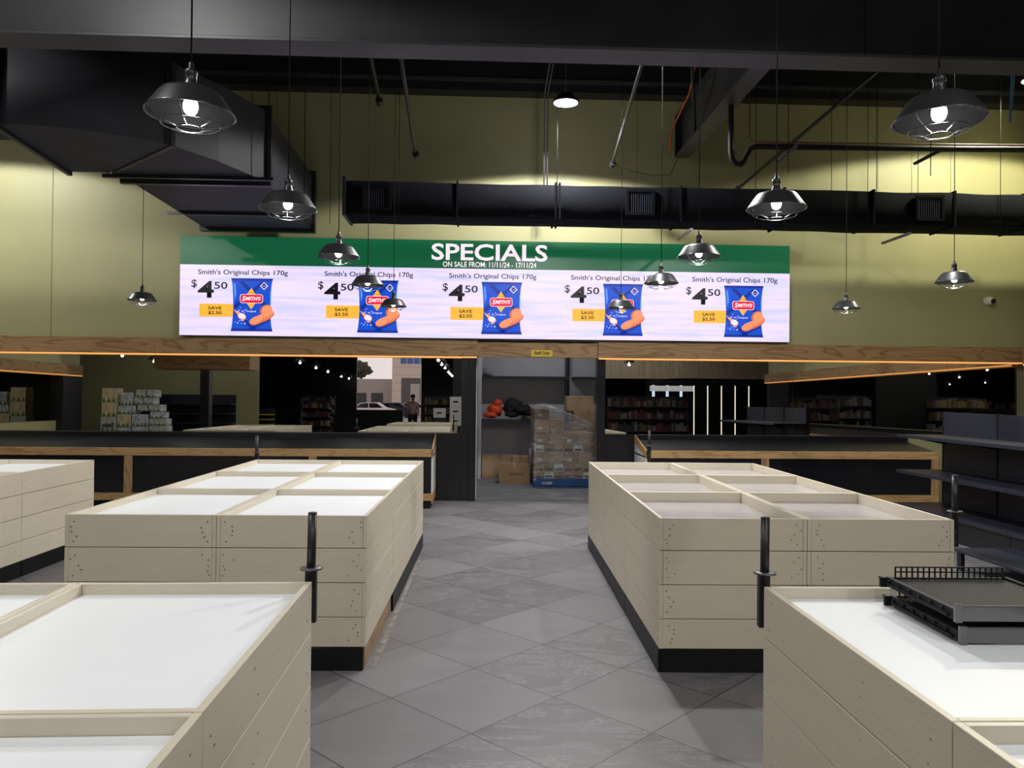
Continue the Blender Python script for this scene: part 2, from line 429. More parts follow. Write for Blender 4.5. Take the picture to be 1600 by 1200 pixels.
def jamb(x0, x1, label):
    tag(MB().box(x0, WALL_Y - .06, 0, x1, WALL_Y + .13, 2.088, 0, .003).build('door_jamb', M['lam']), label, 'jamb')
jamb(-.14, -.037, 'black jamb on the left of the storeroom opening')
jamb(1.727, 1.85, 'black jamb on the right of the storeroom opening')
tag(MB().box(-.62, WALL_Y - .03, .012, -.245, WALL_Y - .001, .975).build('wall_panel', M['lam']), 'black laminate panel beneath the mirror left of the opening', 'panel')
tag(MB().box(-.243, WALL_Y - .045, .012, -.142, WALL_Y - .001, 2.088).build('wall_panel', M['lam']), 'tall narrow black strip between left mirror and door jamb', 'panel')
tag(MB().box(1.856, WALL_Y - .03, .012, 2.30, WALL_Y - .001, .975).build('wall_panel', M['lam']), 'black laminate panel beneath the mirror right of the opening', 'panel')

# ------------------------------------------------------------------ display benches along the back wall
def bench(x0, x1, stiles, endx, label, rightend=True, leftend=False):
    t = thing('display_bench', label, 'bench', ((x0 + x1) / 2, 10.9, 0))
    yf, yb = 10.47, WALL_Y - .032
    b = MB()      # sloped dark top and splashback
    b.prism([(yf + .02, .775), (yf + .02, .797), (yb - .02, .90), (yb - .02, .878)], x0 + .02, x1 - .02, M=Matrix(((0, 0, 1, 0), (1, 0, 0, 0), (0, 1, 0, 0), (0, 0, 0, 1))))
    b.build('worktop', M['steel'], t)
    MB().box(x0, yb - .02, .86, x1, yb, .972).build('splashback', M['lam'], t)
    MB().box(x0, yb - .022, .972, x1, yb + .004, .978).build('mirror_ledge_trim', M['pipe'], t)
    n = 3; st = (x1 - x0) / n
    b = MB()
    for i in range(n): b.box(x0 + i * st + .001, yf, .70, x0 + (i + 1) * st - .001, yf + .02, .803, 0, .002)
    b.build('front_rail', M['pine'], t)
    MB().box(x0, yf + .002, .11, x1, yf + .02, .205).build('bottom_rail', M['pine'], t)
    for sx in stiles: MB().box(sx - .052, yf + .001, .205, sx + .052, yf + .02, .70).build('stile', M['plyv'], t)
    MB().box(x0 + .02, yf + .021, .10, x1 - .02, yf + .035, .70).build('front_panel', M['lam'], t)
    MB().box(x0 + .03, yf + .05, 0, x1 - .03, yb, .10).build('plinth', M['kick'], t)
    P = Matrix(((0, 0, 1, 0), (1, 0, 0, 0), (0, 1, 0, 0), (0, 0, 0, 1)))
    for e, on in ((x0, leftend), (x1, rightend)):
        if not on: continue
        s = 1 if e == x1 else -1
        a0, a1 = sorted((e, e - s * .018))
        MB().box(a0, yf + .02, .20, a1, yb, .72).build('end_panel', M['white'], t)
        MB().prism([(yf, .70), (yf, .805), (yb, .975), (yb, .865)], a0 + s * .004, a1 + s * .004, M=P).build('end_rail', M['pine'], t)
        MB().box(a0 + s * .002, yf + .01, .075, a1 + s * .002, yb, .205).build('end_base_rail', M['pine'], t)
        MB().prism([(yf + .02, .70), (yb, .86), (yb, .70)], a0, a1, M=P).build('end_gusset', M['white'], t)
    return t
bench(-9.1, -.61, (-4.632, -2.21, -7.1), None, 'long black and timber display bench under the left mirrors', True, False)
bench(2.29, 6.38, (3.94, 6.333), None, 'black and timber display bench under the right mirrors', False, True)

# ------------------------------------------------------------------ LED specials display
SY = 11.19
scr_white = screen('screen_lilac_white', srgb(224, 213, 246), .98)
def lines_mat():
    m = scr_white; nt = m.node_tree; N = nt.nodes; L = nt.links; b = N['Principled BSDF']
    tc = N.new('ShaderNodeTexCoord'); n = N.new('ShaderNodeTexNoise'); n.inputs['Scale'].default_value = 1.0; n.inputs['Detail'].default_value = 2
    mp = N.new('ShaderNodeMapping'); mp.inputs['Scale'].default_value = (.9, 1, 14)
    cr = N.new('ShaderNodeValToRGB'); cr.color_ramp.elements[0].color = srgb(204, 203, 250); cr.color_ramp.elements[1].color = srgb(231, 215, 244)
    cr.color_ramp.elements[0].position = .35; cr.color_ramp.elements[1].position = .55
    L.new(tc.outputs['Object'], mp.inputs[0]); L.new(mp.outputs[0], n.inputs['Vector']); L.new(n.outputs[0], cr.inputs[0]); L.new(cr.outputs[0], b.inputs['Emission Color'])
lines_mat()
scr = dict(green=screen('screen_green', srgb(16, 92, 58), .8, .35), dark=mat('screen_black_text', (.012, .012, .018), .4), pink=screen('screen_white_text', srgb(242, 226, 234), 1.0),
           amber=screen('screen_amber', srgb(248, 182, 62), .95), blue=screen('screen_blue', srgb(20, 78, 205), .9), navy=screen('screen_navy', srgb(13, 48, 148), .9),
           red=screen('screen_red', srgb(232, 18, 52), .95), crisp=screen('screen_crisp_orange', srgb(246, 150, 106), .95), crisp2=screen('screen_crisp_shadow', srgb(214, 104, 66), .9),
           lightblue=screen('screen_light_blue', srgb(92, 150, 240), .9))
led = thing('led_display', 'long LED screen showing SPECIALS and five packets of chips', 'display', (.15, SY, 2.352))
b = MB(); b.box(-4.262, SY + .01, 2.352, 4.56, WALL_Y - .002, 3.772); b.build('casing', M['black'], led)
b = MB(); b.flat([(-4.26, 2.354), (4.558, 2.354), (4.558, 3.362), (-4.26, 3.362)], SY + .004); b.build('offer_background', scr_white, led)
hd = MB(); hd.flat([(-4.26, 3.362), (4.558, 3.362), (4.558, 3.77), (-4.26, 3.77)], SY + .004); hd = hd.build('header_band', scr['green'], led)
MB().text('SPECIALS', -.697, .982, 3.480, 3.722, SY + .001, 0, .020).build('headline', scr['pink'], hd)
MB().text('ON SALE FROM: 11/11/24 - 17/11/24', -.533, .82, 3.384, 3.462, SY + .001, 0, .014).build('sale_dates', scr['pink'], hd)
def offer(X):
    k = .00925
    fx = lambda px: X + (px - 701.7) * k          # metres from the title's left end
    fz = lambda py: 3.225 - (py - 434.5) * k
    y = SY + .001
    o = MB().text("Smith's Original Chips 170g", fx(701.7), fx(838.4), fz(437), fz(426.8), y, 0, .012).build('product_title', scr['dark'], led)
    MB().text('$', fx(691.9), fx(700.2), fz(456.4), fz(442.8), y, 0, .012).text('4', fx(701.5), fx(726.2), fz(470.9), fz(444.8), y, 0, .024).text('50', fx(726.6), fx(746.7), fz(456.9), fz(446.0), y, 0, .014).build('price', scr['dark'], o)
    b = MB(); b.flat([(fx(704.3), fz(499.8)), (fx(756), fz(499.8)), (fx(756), fz(480)), (fx(704.3), fz(480))], y, 0)
    b.text('SAVE', fx(717.8), fx(738.3), fz(489), fz(483.8), y - .001, 1, .020).text('$2.50', fx(717.8), fx(738.3), fz(496.9), fz(491.0), y - .001, 1, .020).build('save_tag', [scr['amber'], scr['dark']], o)
    # chip packet picture
    y -= .0015
    b = MB()
    xl, xr, zt, zb = fx(752.3), fx(816.1), fz(440), fz(521.8)
    out = []
    H = zt - zb; W = xr - xl
    for i in range(13):
        t = i / 12; s = math.sin(PI * t); out.append((xl + W * (.055 * s ** .6 if 0 < t < 1 else 0), zt - H * t))
    for i in range(12, -1, -1):
        t = i / 12; s = math.sin(PI * t); out.append((xr - W * (.06 * s ** .6 if 0 < t < 1 else 0), zt - H * t))
    b.flat(out, y, 0)
    y -= .001
    P = lambda u, v: (xl + W * u, zt - H * v)
    for q in ([(.18, .06), (.30, .06), (.93, .55), (.93, .66)], [(.72, .06), (.84, .06), (.08, .60), (.08, .50)], [(.08, .66), (.08, .58), (.64, .97), (.50, .97)], [(.93, .80), (.93, .70), (.40, .97), (.52, .97)]):
        b.flat([P(*p) for p in q], y, 1)
    b.flat([P(0, 0), P(1, 0), P(.985, .045), P(.015, .045)], y, 1); b.flat([P(.015, .95), P(.985, .95), P(1, 1), P(0, 1)], y, 1)
    b.flat([P(.06, .10), P(.10, .09), P(.13, .30), P(.09, .42)], y, 8); b.flat([P(.93, .30), P(.96, .16), P(.955, .5), P(.93, .55)], y, 8)
    y -= .001
    b.flat([P(.483, .18), P(.66, .385), P(.483, .585), P(.305, .385)], y, 2)
    b.flat([P(.785, .065), P(.885, .142), P(.785, .215), P(.69, .142)], y, 3)
    b.ell(*P(.84, .60), .155 * W, .10 * H, y, 7, .6); b.ell(*P(.86, .60), .13 * W, .085 * H, y - .0004, 6, .7)
    b.flat([P(.06, .575), P(.10, .60), P(.22, .655), P(.17, .695), P(.12, .655)], y, 6)
    y -= .001
    b.flat([P(.785, .083), P(.862, .142), P(.785, .197), P(.712, .142)], y, 1)
    rr = []
    cx, cz, rx, rz, cr = *P(.49, .385), .275 * W, .085 * H, .05 * W
    for (sx, sz, a) in ((1, 1, 0), (-1, 1, 90), (-1, -1, 180), (1, -1, 270)):
        for j in range(6):
            an = math.radians(a + j * 18); rr.append((cx + sx * (rx - cr) + cr * math.cos(an), cz + sz * (rz - cr * 1.1) + cr * 1.1 * math.sin(an)))
    b.flat(rr, y, 3)
    b.flat([(cx + (x - cx) * .955, cz + (z - cz) * .90) for x, z in rr], y - .0005, 4)
    for i, (u, v, r) in enumerate(((.90, .665, .115), (.85, .70, .125), (.78, .73, .135), (.70, .755, .145), (.61, .785, .155))):
        yy = y - .0006 * i
        b.ell(*P(u + .012, v + .012), r * W * 1.15, .072 * H, yy - .0001, 7, .42); b.ell(*P(u, v), r * W * 1.12, .066 * H, yy - .0003, 6, .42)
        for q in (-.6, -.2, .2, .6):
            c_, s_ = math.cos(.42), math.sin(.42); px_, pz_ = P(u, v); hh = .066 * H * (1 - q * q) ** .5; dx_ = q * r * W * 1.12
            b.flat([(px_ + dx_ * c_ - a * s_ + e * c_, pz_ + dx_ * s_ + a * c_ + e * s_) for a, e in ((-hh, -.0016), (hh, -.0016), (hh, .0016), (-hh, .0016))], yy - .0004, 7)
    b.ell(*P(.265, .72), .105 * W, .060 * H, y, 6, -.4); b.ell(*P(.265, .713), .088 * W, .048 * H, y - .0005, 3, -.4)
    r = random.Random(3)
    for _ in range(26):
        u, v = (.15 + r.random() * .25, .55 + r.random() * .10) if _ < 12 else (.10 + r.random() * .26, .77 + r.random() * .09)
        b.ell(*P(u, v), .012 * W, .007 * H, y, 3, r.random() * 3, 8)
    y -= .002
    b.text("S", *[P(.27, 0)[0], P(.345, 0)[0], P(0, .432)[1], P(0, .335)[1]], y, 3, .04, .2)
    b.text("MITH'S", *[P(.345, 0)[0], P(.715, 0)[0], P(0, .420)[1], P(0, .345)[1]], y, 3, .035, .2)
    b.text('The Original', *[P(.40, 0)[0], P(.57, 0)[0], P(0, .285)[1], P(0, .258)[1]], y, 5, .01)
    b.text('Original', *[P(.37, 0)[0], P(.60, 0)[0], P(0, .645)[1], P(0, .608)[1]], y, 3, .01)
    b.text('No artificial', *[P(.735, 0)[0], P(.835, 0)[0], P(0, .152)[1], P(0, .134)[1]], y, 3, .005)
    b.build('chip_packet_picture', [scr['blue'], scr['navy'], scr['amber'], scr['pink'], scr['red'], scr['dark'], scr['crisp'], scr['crisp2'], scr['lightblue']], o)
for X in (-4.008, -2.222, -.442, 1.326, 3.110): offer(X)

# ------------------------------------------------------------------ produce bins (the cream islands)
BW, BD, BH = .85, 1.175, .877
def bin_module(loc, rz, label, group, depth=.04, grey=False, bare=None, sides=('l', 'r', 'f', 'b')):
    """one open-topped planked bin; local origin at base centre, front towards -Y"""
    t = thing('produce_bin', label, 'produce bin', loc, rz, group)
    hw, hd = BW / 2 - .002, BD / 2 - .002
    th = .021
    zs = [.132, .302, .497, .692, BH]
    g = .0022
    def planks(x0, y0, x1, y1, name, holes=None):
        b = MB()
        for z0, z1 in zip(zs, zs[1:]):
            j = rnd.uniform(-.0012, .0012)
            b.box(x0 + (j if x1 - x0 < .1 else 0), y0 + (j if y1 - y0 < .1 else 0), z0 + g, x1 + (j if x1 - x0 < .1 else 0), y1 + (j if y1 - y0 < .1 else 0), z1 - (g if z1 < BH else 0), 0, .0014)
            if holes == 'front':          # screw holes near the board ends
                for xs in (-hw + .065, hw - .065):
                    for i in range(5):
                        x = xs + rnd.uniform(-.035, .035); z = z0 + .025 + (z1 - z0 - .05) * (i + rnd.uniform(-.2, .2) + .5) / 5
                        b.box(x - .0035, -hd - .0012, z - .0028, x + .0035, -hd + .002, z + .0028, 1)
            elif holes is not None:
                for ys in (-hd + .06, hd - .06, -hd + .42):
                    for i in range(2):
                        y = ys + rnd.uniform(-.03, .03); z = z0 + .03 + (z1 - z0 - .06) * (i + .5) / 2 + rnd.uniform(-.02, .02)
                        b.box(holes - .0018, y - .0025, z - .0022, holes + .0018, y + .0025, z + .0022, 1)
        return b.build(name, [M['cream'], M['hole'] if holes == 'front' else M['filled']], t, world=False)
    planks(-hw, -hd, -hw + th, hd, 'side_board', -hw); planks(hw - th, -hd, hw, hd, 'side_board', hw)
    planks(-hw + th + .001, -hd + .001, hw - th - .001, -hd + th, 'front_board', 'front'); planks(-hw + th + .001, hd - th, hw - th - .001, hd - .001, 'back_board')
    MB().box(-hw + th + .001, -hd + th + .001, BH - depth - .012, hw - th - .001, hd - th - .001, BH - depth).build('tray', M['traygrey'] if grey else M['tray'], t, world=False)
    MB().box(-hw + .03, -hd + .03, 0, hw - .03, hd - .03, .131).build('plinth', M['timber'], t, world=False)
    if 'l' in sides: MB().box(-hw - .004, -hd + .004, .002, -hw + .012, hd - .004, .130, 0, .001).build('kickboard', M['kick'], t, world=False)
    if 'r' in sides: MB().box(hw - .012, -hd + .004, .002, hw + .004, hd - .004, .130, 0, .001).build('kickboard', M['kick'], t, world=False)
    if 'f' in sides: MB().box(-hw + .013, -hd - .004, .002, hw - .013, -hd + .012, .130, 0, .001).build('kickboard', M['kick'], t, world=False)
    if bare:
        s = 1 if bare == 'r' else -1
        a0, a1 = sorted((s * (hw - .022), s * (hw - .010)))
        MB().box(a0, -hd + .03, .002, a1, hd - .02, .131).build('bare_timber_base', M['timber'], t, world=False)
        MB().box(a0 - (.0 if s > 0 else .0), hd - .018, .002, a1, hd - .004, .131).build('base_end', M['kick'], t, world=False)
    return t

def island(corner, ang, sgn, rows, cols, names, group, depth=.04, grey=False, bare=None):
    """corner: floor point of the aisle-side front corner; ang: clockwise turn; sgn: direction the columns go"""
    c, s = math.cos(ang), math.sin(ang)
    for j in rows:
        for i in cols:
            u, v = sgn * (i + .5) * BW, (j + .5) * BD
            x, y = corner[0] + u * c + v * s, corner[1] - u * s + v * c
            sides = ['f'] if j == 0 or j == min(rows) else []
            if i == 0 and (i, j) != bare: sides.append('l' if sgn > 0 else 'r')
            if i == max(cols): sides.append('r' if sgn > 0 else 'l')
            bin_module((x, y, 0), -ang, names(i, j), group, depth, grey, ('r' if sgn < 0 else 'l') if (i, j) == bare else None, sides)
ROW = {0: 'front row', 1: 'middle row', 2: 'back row'}
island((-.627, 4.439), .0206, -1, (0, 1, 2), (0, 1), lambda i, j: 'cream planked bin with white tray, %s, %s column of the middle left island' % (ROW[j], ('aisle-side', 'far-side')[i]),
       'bins of the middle left island', bare=(0, 0))
island((1.0372, 4.383), .0275, 1, (0, 1, 2), (0, 1), lambda i, j: 'cream planked bin with grey scuffed tray, %s, %s column of the right island' % (ROW[j], ('aisle-side', 'far-side')[i]),
       'bins of the middle right island', depth=.07, grey=True)
def backcorner(bx, by, a, n):   # back corner -> front corner, n rows
    return (bx - n * BD * math.sin(a), by - n * BD * math.cos(a))
NR = {1: 'nearest the camera', 2: 'in its back row'}
island(backcorner(-.611, 2.923, -.0087, 3), -.0087, -1, (1, 2), (0, 1), lambda i, j: 'cream bin with white tray in the near left island, %s, %s column' % (NR[j], ('aisle-side', 'left-hand')[i]), 'bins of the near left island')
island(backcorner(1.062, 2.8365, .0169, 3), .0169, 1, (1, 2), (0, 1), lambda i, j: 'cream bin with white tray in the near right island, %s, %s column' % (NR[j], ('aisle-side', 'right-hand')[i]), 'bins of the near right island')
island(backcorner(-3.80, 7.86, .02, 3), .02, -1, (0, 1, 2), (0, 1), lambda i, j: 'cream planked bin in the far left island, %s, %s column' % (ROW[j], ('right-hand', 'left-hand')[i]), 'bins of the far left island')

o = MB().prism([(-.615, 4.5), (-.572, 4.5), (-.53, 7.4), (-.552, 7.4)], .0002, .0012).build('adhesive_residue', mat('pale_residue', (.21, .19, .175), .8, noise=.5, nscale=12))
tag(o, 'pale strip of old adhesive on the floor along the middle left island', 'residue')
# black posts with a ring, bracketed to bin corners
def post(x, y, label, z0=.715, z1=1.127, dx=0, short=False):
    t = thing('ticket_post', label, 'post', (x, y, z0), 0, 'black posts on the bins')
    MB().tube([(x - dx, y, z0 + .14), (x, y, z1)], .0165, 14).build('tube', M['black'], t)
    MB().lathe([(.0168, 0), (.0168, .006), (.012, .008)], (x, y, z1 - .004), 14, 0, True).build('cap', M['black'], t)
    if not short:
        b = MB(); b.lathe([(.016, -.003), (.042, -.003), (.042, .003), (.016, .003)], (x - dx * .5, y, z0 + .205), 24); b.build('collar', M['pipe'], t)
    MB().box(x - dx - .021, y - .006, z0, x - dx + .021, y + .022, z0 + .20, 0, .003).build('bracket', M['black'], t)
    b = MB()
    for z in (z0 + .03, z0 + .09, z0 + .16): b.tube([(x - dx, y - .011, z), (x - dx, y - .005, z)], .005, 8)
    b.build('bolt', M['pipe'], t)
post(-.621, 2.952, 'black post with collar at the back corner of the near left island', dx=.004)
post(1.080, 2.868, 'black post with collar at the back corner of the near right island', dx=.002)
post(2.765, 4.38, 'black post on the far front corner of the middle right island')
post(-2.262, 8.03, 'slim black post behind the back corner of the middle left island', .74, 1.115)
post(2.115, 9.5, 'slim black post standing between right island and right bench', .735, 1.122)
# thin stands carrying the two rear posts down to the floor
for x, y, lab in ((2.115, 9.5, 'black floor stand carrying the post before the right bench'), (-2.262, 8.03, 'black floor stand carrying the post behind the left island')):
    b = MB(); b.box(x - .02, y - .02, .008, x + .02, y + .02, .734 if x > 0 else .739); b.box(x - .10, y - .03, 0, x + .10, y + .03, .01)
    tag(b.build('post_stand', M['black']), lab, 'stand')

# two stacked slotted shelf decks on the near right island
def deck(loc, label, z):
    t = thing('shelf_deck', label, 'shelf deck', loc, -.03, 'slotted shelf decks')
    Wd, Dd = .435, .41
    b = MB()
    n = 44
    for i in range(n):
        x = .02 + (Wd - .04) * i / (n - 1); b.box(x - .0031, .01, .018, x + .0031, Dd - .01, .026)
    b.build('slotted_top', M['plastic'], t, world=False)
    b = MB()
    for y in (.03, .09, .15, .21, .27, .33, .39): b.box(.01, y - .012, .008, Wd - .01, y + .006, .020)
    b.build('cross_bar', M['plastic'], t, world=False)
    b = MB(); b.box(0, 0, 0, .014, Dd, .034, 0, .002); b.box(-.008, .02, .006, 0, Dd - .02, .014)
    for i in range(7): b.box(-.006, .05 + i * .065, .018, .002, .062 + i * .065, .026)
    b.build('side_rail', M['plastic'], t, world=False)
    MB().box(Wd - .014, 0, 0, Wd, Dd, .034, 0, .002).build('side_rail', M['plastic'], t, world=False)
    b = MB(); b.box(.0, -.016, -.006, .022, .0, .050, 0, .002); b.box(.022, -.010, -.002, Wd, -.004, .046); b.build('price_strip', M['clear'], t, world=False)
    b = MB(); b.box(.022, -.0115, .040, Wd, -.0095, .046); b.build('strip_edge', M['pipe'], t, world=False)
    b = MB()
    b.box(-.02, Dd - .004, -.004, Wd, Dd + .008, .030)
    for i in range(20):
        x = .035 + i * (Wd - .05) / 19; b.box(x - .002, Dd, .03, x + .002, Dd + .005, .066)
    for z in (.047, .064): b.box(.033, Dd, z, Wd - .01, Dd + .005, z + .004)
    b.build('back_grille', M['plastic'], t, world=False)
    return t
deck((1.462, 2.300, BH - .04 + .007), 'lower black slotted shelf deck lying on the white tray', 0)
deck((1.442, 2.292, BH - .04 + .0755), 'upper black slotted shelf deck stacked on the other deck', 0)

# ------------------------------------------------------------------ charcoal gondola shelving on the right
t = thing('gondola_shelving', 'charcoal steel gondola shelving at the right edge', 'shelving', (5.5, 8, 0))
X1, X2, Y1 = 5.13, 5.72, 9.30
for i in range(3):
    ya, yb = Y1 - 1.0 * (i + 1) + .004, Y1 - 1.0 * i - .004
    b = MB()
    for z0, z1 in ((.10, .40), (.40, .72), (.72, 1.06), (1.06, 1.385)): b.box(X2, ya, z0 + .001, X2 + .02, yb, z1 - .001, 0, .001)
    b.build('back_panel', M['gond'], t)
    for z, x in ((.27, X1), (.68, X1), (1.11, X1)):
        b = MB(); b.box(x + .01, ya, z - .012, X2 - .001, yb, z, 0); b.box(x, ya, z - .034, x + .012, yb, z + .004, 0, .002)
        sh = b.build('shelf', M['gond'], t)
        if z > .3:
            for yy in (ya + .015, yb - .015):
                b = MB()
                b.prism([(X2, z - .012), (X1 + .08, z - .012), (X1 + .10, z - .03), (X2, z - .12)], yy - .002, yy + .002, M=Matrix(((1, 0, 0, 0), (0, 0, 1, 0), (0, 1, 0, 0), (0, 0, 0, 1))))
                b.build('bracket', M['gond'], sh)
    MB().box(X1 + .03, ya, .0, X1 + .045, yb, .235).build('kick_panel', M['black'], t)
for i in range(4):
    y = Y1 - 1.0 * i
    MB().box(X2 - .012, y - .003, 0, X2 + .05, y + .003, 1.39).build('upright', M['black'], t)
# other side of the same run (seen in the mirror)
MB().box(X2 + .021, Y1 - 3, .1, X2 + .03, Y1, 1.38).build('rear_panel', M['gond'], t)

t = thing('low_platform', 'low black platform on short feet before the gondola shelving', 'platform', (4.6, 6.1, 0))
MB().box(4.37, 5.3, .165, 4.90, 6.93, .195, 0, .003).build('deck', M['gond'], t)
for x, y in ((4.40, 6.88), (4.86, 6.88), (4.40, 5.36), (4.86, 5.36)): MB().box(x - .018, y - .03, 0, x + .018, y + .03, .165).build('foot', M['black'], t)

# ------------------------------------------------------------------ pendants
def make_pendant(label):
    t = thing('pendant_lamp', label, 'pendant lamp', (0, 0, 2.585), 0, 'caged pendant lamps')
    MB().tube([(0, 0, .165), (0, 0, 3.70)], .0035, 6).build('cord', M['wire'], t, world=False)
    b = MB(); b.lathe([(.004, .172), (.008, .168), (.010, .148), (.021, .140), (.023, .128), (.020, .122), (.020, .100), (.024, .096), (.024, .078), (.030, .070), (.018, .066), (.016, .040), (.004, .038)], (0, 0, 0), 24, 0, True)
    b.build('socket', M['black'], t, world=False)
    b = MB(); pr = [(.024, .076), (.045, .074), (.078, .070), (.098, .062), (.110, .050), (.150, -.010), (.153, -.014), (.152, -.017), (.149, -.016)]
    b.lathe(pr, seg=48, mi=0); b.lathe([(.149, -.016), (.148, -.011), (.107, .047), (.095, .058), (.076, .066), (.024, .072)], seg=48, mi=1)
    b.build('shade', [M['shade'], M['shadein']], t, world=False)
    b = MB(); b.ring((0, 0, -.066), .046, .0022); b.ring((0, 0, -.052), .100, .0018)
    for k in range(6):
        a = 2 * PI * k / 6 + .35; c, s = math.cos(a), math.sin(a)
        b.tube([(r * c, r * s, z) for r, z in ((.149, -.006), (.144, -.022), (.128, -.036), (.100, -.051), (.046, -.066))], .0020, 6)
    b.ring((0, 0, -.015), .152, .0025, 40)
    b.build('wire_cage', M['cage'], t, world=False)
    b = MB(); b.lathe([(.001, -.020), (.012, -.017), (.021, -.008), (.0255, .006), (.0255, .020), (.021, .034), (.014, .044)], seg=20); b.build('bulb', M['bulb'], t, world=False)
    l = bpy.data.lights.new('bulb_light', 'POINT'); l.energy = BULB_W; l.color = (1, .97, .93); l.shadow_soft_size = .03
    o = bpy.data.objects.new('bulb_light', l); COL.objects.link(o); o.location = (0, 0, -.075); o.parent = t
    return t
pend = make_pendant('x')
PEND = [(-1.035, 2.797, 'largest caged pendant lamp at upper left, in front of the big duct'), (-1.04, 4.23, 'caged pendant lamp hanging before the end of the left duct'),
        (-1.037, 5.725, 'caged pendant lamp over the left end of the green SPECIALS band'), (-1.04, 7.248, 'caged pendant lamp overlapping the second price on the screen'),
        (-1.0, 9.05, 'small caged pendant lamp over the second chip packet'),
        (1.629, 2.68, 'largest caged pendant lamp at upper right'), (1.564, 4.021, 'caged pendant lamp hanging before the long wrapped duct at right'),
        (1.569, 5.481, 'caged pendant lamp over the right half of the green band'), (1.619, 6.839, 'caged pendant lamp between the fourth and fifth offers'),
        (1.633, 8.877, 'small caged pendant lamp over the fourth chip packet'),
        (-3.747, 8.766, 'caged pendant lamp against the green wall left of the screen'), (4.09, 6.499, 'caged pendant lamp near the white wall camera at right'),
        (4.168, 8.628, 'small caged pendant lamp just right of the screen')]
MIRR = [(-8.7, 3.3), (-9.05, .6), (-5.0, .7), (-5.2, -2.4), (-5.4, -5.4), (-5.8, -10.4), (-5.95, -13.2), (-1.05, .6), (-1.05, -1.6), (-1.07, -4.8), (-1.07, -6.6), (-1.07, -8.6), (-1.07, -10.6), (1.6, 0.7), (1.6, -2.2), (-9.3, -1.0), (4.1, 4.2), (4.1, 1.6)]
for i, (x, y, lab) in enumerate(PEND):
    o = pend if i == 0 else copy_tree(pend)
    o['label'] = lab; o.location = (x, y, 2.585); o.rotation_euler = (0, 0, rnd.uniform(0, 1))
for x, y in MIRR:
    o = copy_tree(pend); o['label'] = 'caged pendant lamp behind the camera, seen only in the mirrors'; o['group'] = 'pendant lamps seen in the mirrors'
    o.location = (x, y, 2.585)
# the lamp under the left duct hangs from the duct
for ob in list(COL.objects):
    if ob.name.startswith('cord') and ob.parent and ob.parent['label'].startswith('caged pendant lamp against'):
        ob.scale = (1, 1, .3408)

# ------------------------------------------------------------------ high-bay lights
def highbay(x, y, z, label, power, color=(1, .985, .95), group='high-bay lights'):
    t = thing('high_bay_light', label, 'ceiling light', (x, y, z), 0, group)
    b = MB(); b.lathe([(.02, .13), (.07, .12), (.10, .10), (.105, .05), (.155, .035), (.165, .02), (.165, .0), (.158, -.004)], (x, y, z), 36, 0); b.build('housing', M['black'], t)
    b = MB(); b.lathe([(.001, -.006), (.10, -.004), (.150, .002)], (x, y, z), 36); b.build('lens', M['hb'], t)
    b = MB(); b.tube([(x, y, z + .12), (x - .01, y, z + .20), (x + .02, y, z + .24)], .006, 6)
    b.tube([(x, y, z + .20), (x, y, 6.29)], .003, 6); b.build('hook_and_chain', M['pipe'], t)
    l = bpy.data.lights.new('highbay_beam', 'SPOT'); l.energy = power; l.color = color; l.spot_size = math.radians(156); l.spot_blend = .10; l.shadow_soft_size = .10
    o = bpy.data.objects.new('highbay_beam', l); COL.objects.link(o); o.location = (0, 0, -.03); o.parent = t
    l = bpy.data.lights.new('lens_glow', 'POINT'); l.energy = power * .019; l.color = color; l.shadow_soft_size = .10      # added weak fill lifting the dark upper wall, as diffuser spill
    o = bpy.data.objects.new('lens_glow', l); COL.objects.link(o); o.location = (0, 0, -.13); o.parent = t
    return t
highbay(1.054, 9.6, 5.2, 'round lit high-bay light below the roof, centre of picture', HB['centre'])
highbay(-6.9, 9.7, 5.2, 'round high-bay light left of the picture near the back wall', HB['left'])
highbay(7.1, 9.6, 5.65, 'round high-bay light right of the picture near the back wall', HB['right'], (1, .96, .72))
for x, y, z, lab, k in ((1.2, 6.6, 4.8, 'round high-bay light above the aisle behind the big beam', 'over'), (3.9, 6.6, 4.85, 'round high-bay light above the middle right island', 'over_right'),  # both are unseen fill lamps added to brighten the middle islands and wall
                  (-3.0, 2.2, 5.3, 'round high-bay light above the near left island', 'front_left'), (2.6, .2, 5.3, 'round high-bay light above the near right island', 'front_right'),
                  (-.2, -1.8, 5.3, 'round high-bay light behind and above the camera', 'behind'), (-6.2, 5.75, 5.3, 'round high-bay light before the big duct at far left', 'far_left'), (5.2, -3.5, 5.3, 'round high-bay light over the fridges behind the camera', 'fridges'), (-8.4, .8, 5.3, 'round high-bay light before the green partition behind the camera', 'partition')):  # the partition lamp is unseen, added to brighten the mirrored green wall
    highbay(x, y, z, lab, HB[k])

# ------------------------------------------------------------------ rigid duct, upper left
DT, DB = 4.615, 3.85
t = thing('air_duct', 'large dark rectangular duct with elbow at upper left', 'duct', (-3.4, 8.2, DB))
def hull(poly, name, m=M['duct'], smooth=0):
    b = MB(); b.prism(poly, DB, DT)
    b.bm.faces.ensure_lookup_table()
    for i in range(smooth): b.bm.faces[2 + i].smooth = True
    return b.build(name, m, t)
hull([(-9.15, 6.81), (-4.17, 6.81), (-4.215, 7.25), (-9.15, 7.25)], 'straight_section')
arc = []
for i in range(17):
    u = i / 16; arc.append(((1 - u) ** 2 * -4.15 + 2 * u * (1 - u) * -3.46 + u * u * -2.87, (1 - u) ** 2 * 6.81 + 2 * u * (1 - u) * 6.78 + u * u * 7.30))
hull(arc + [(-3.85, 8.26), (-4.29, 8.27)], 'elbow_section', smooth=16)
hull([(-2.86, 7.31), (-2.60, 7.78), (-2.33, 8.49), (-3.82, 8.49), (-3.84, 8.28)], 'elbow_section')
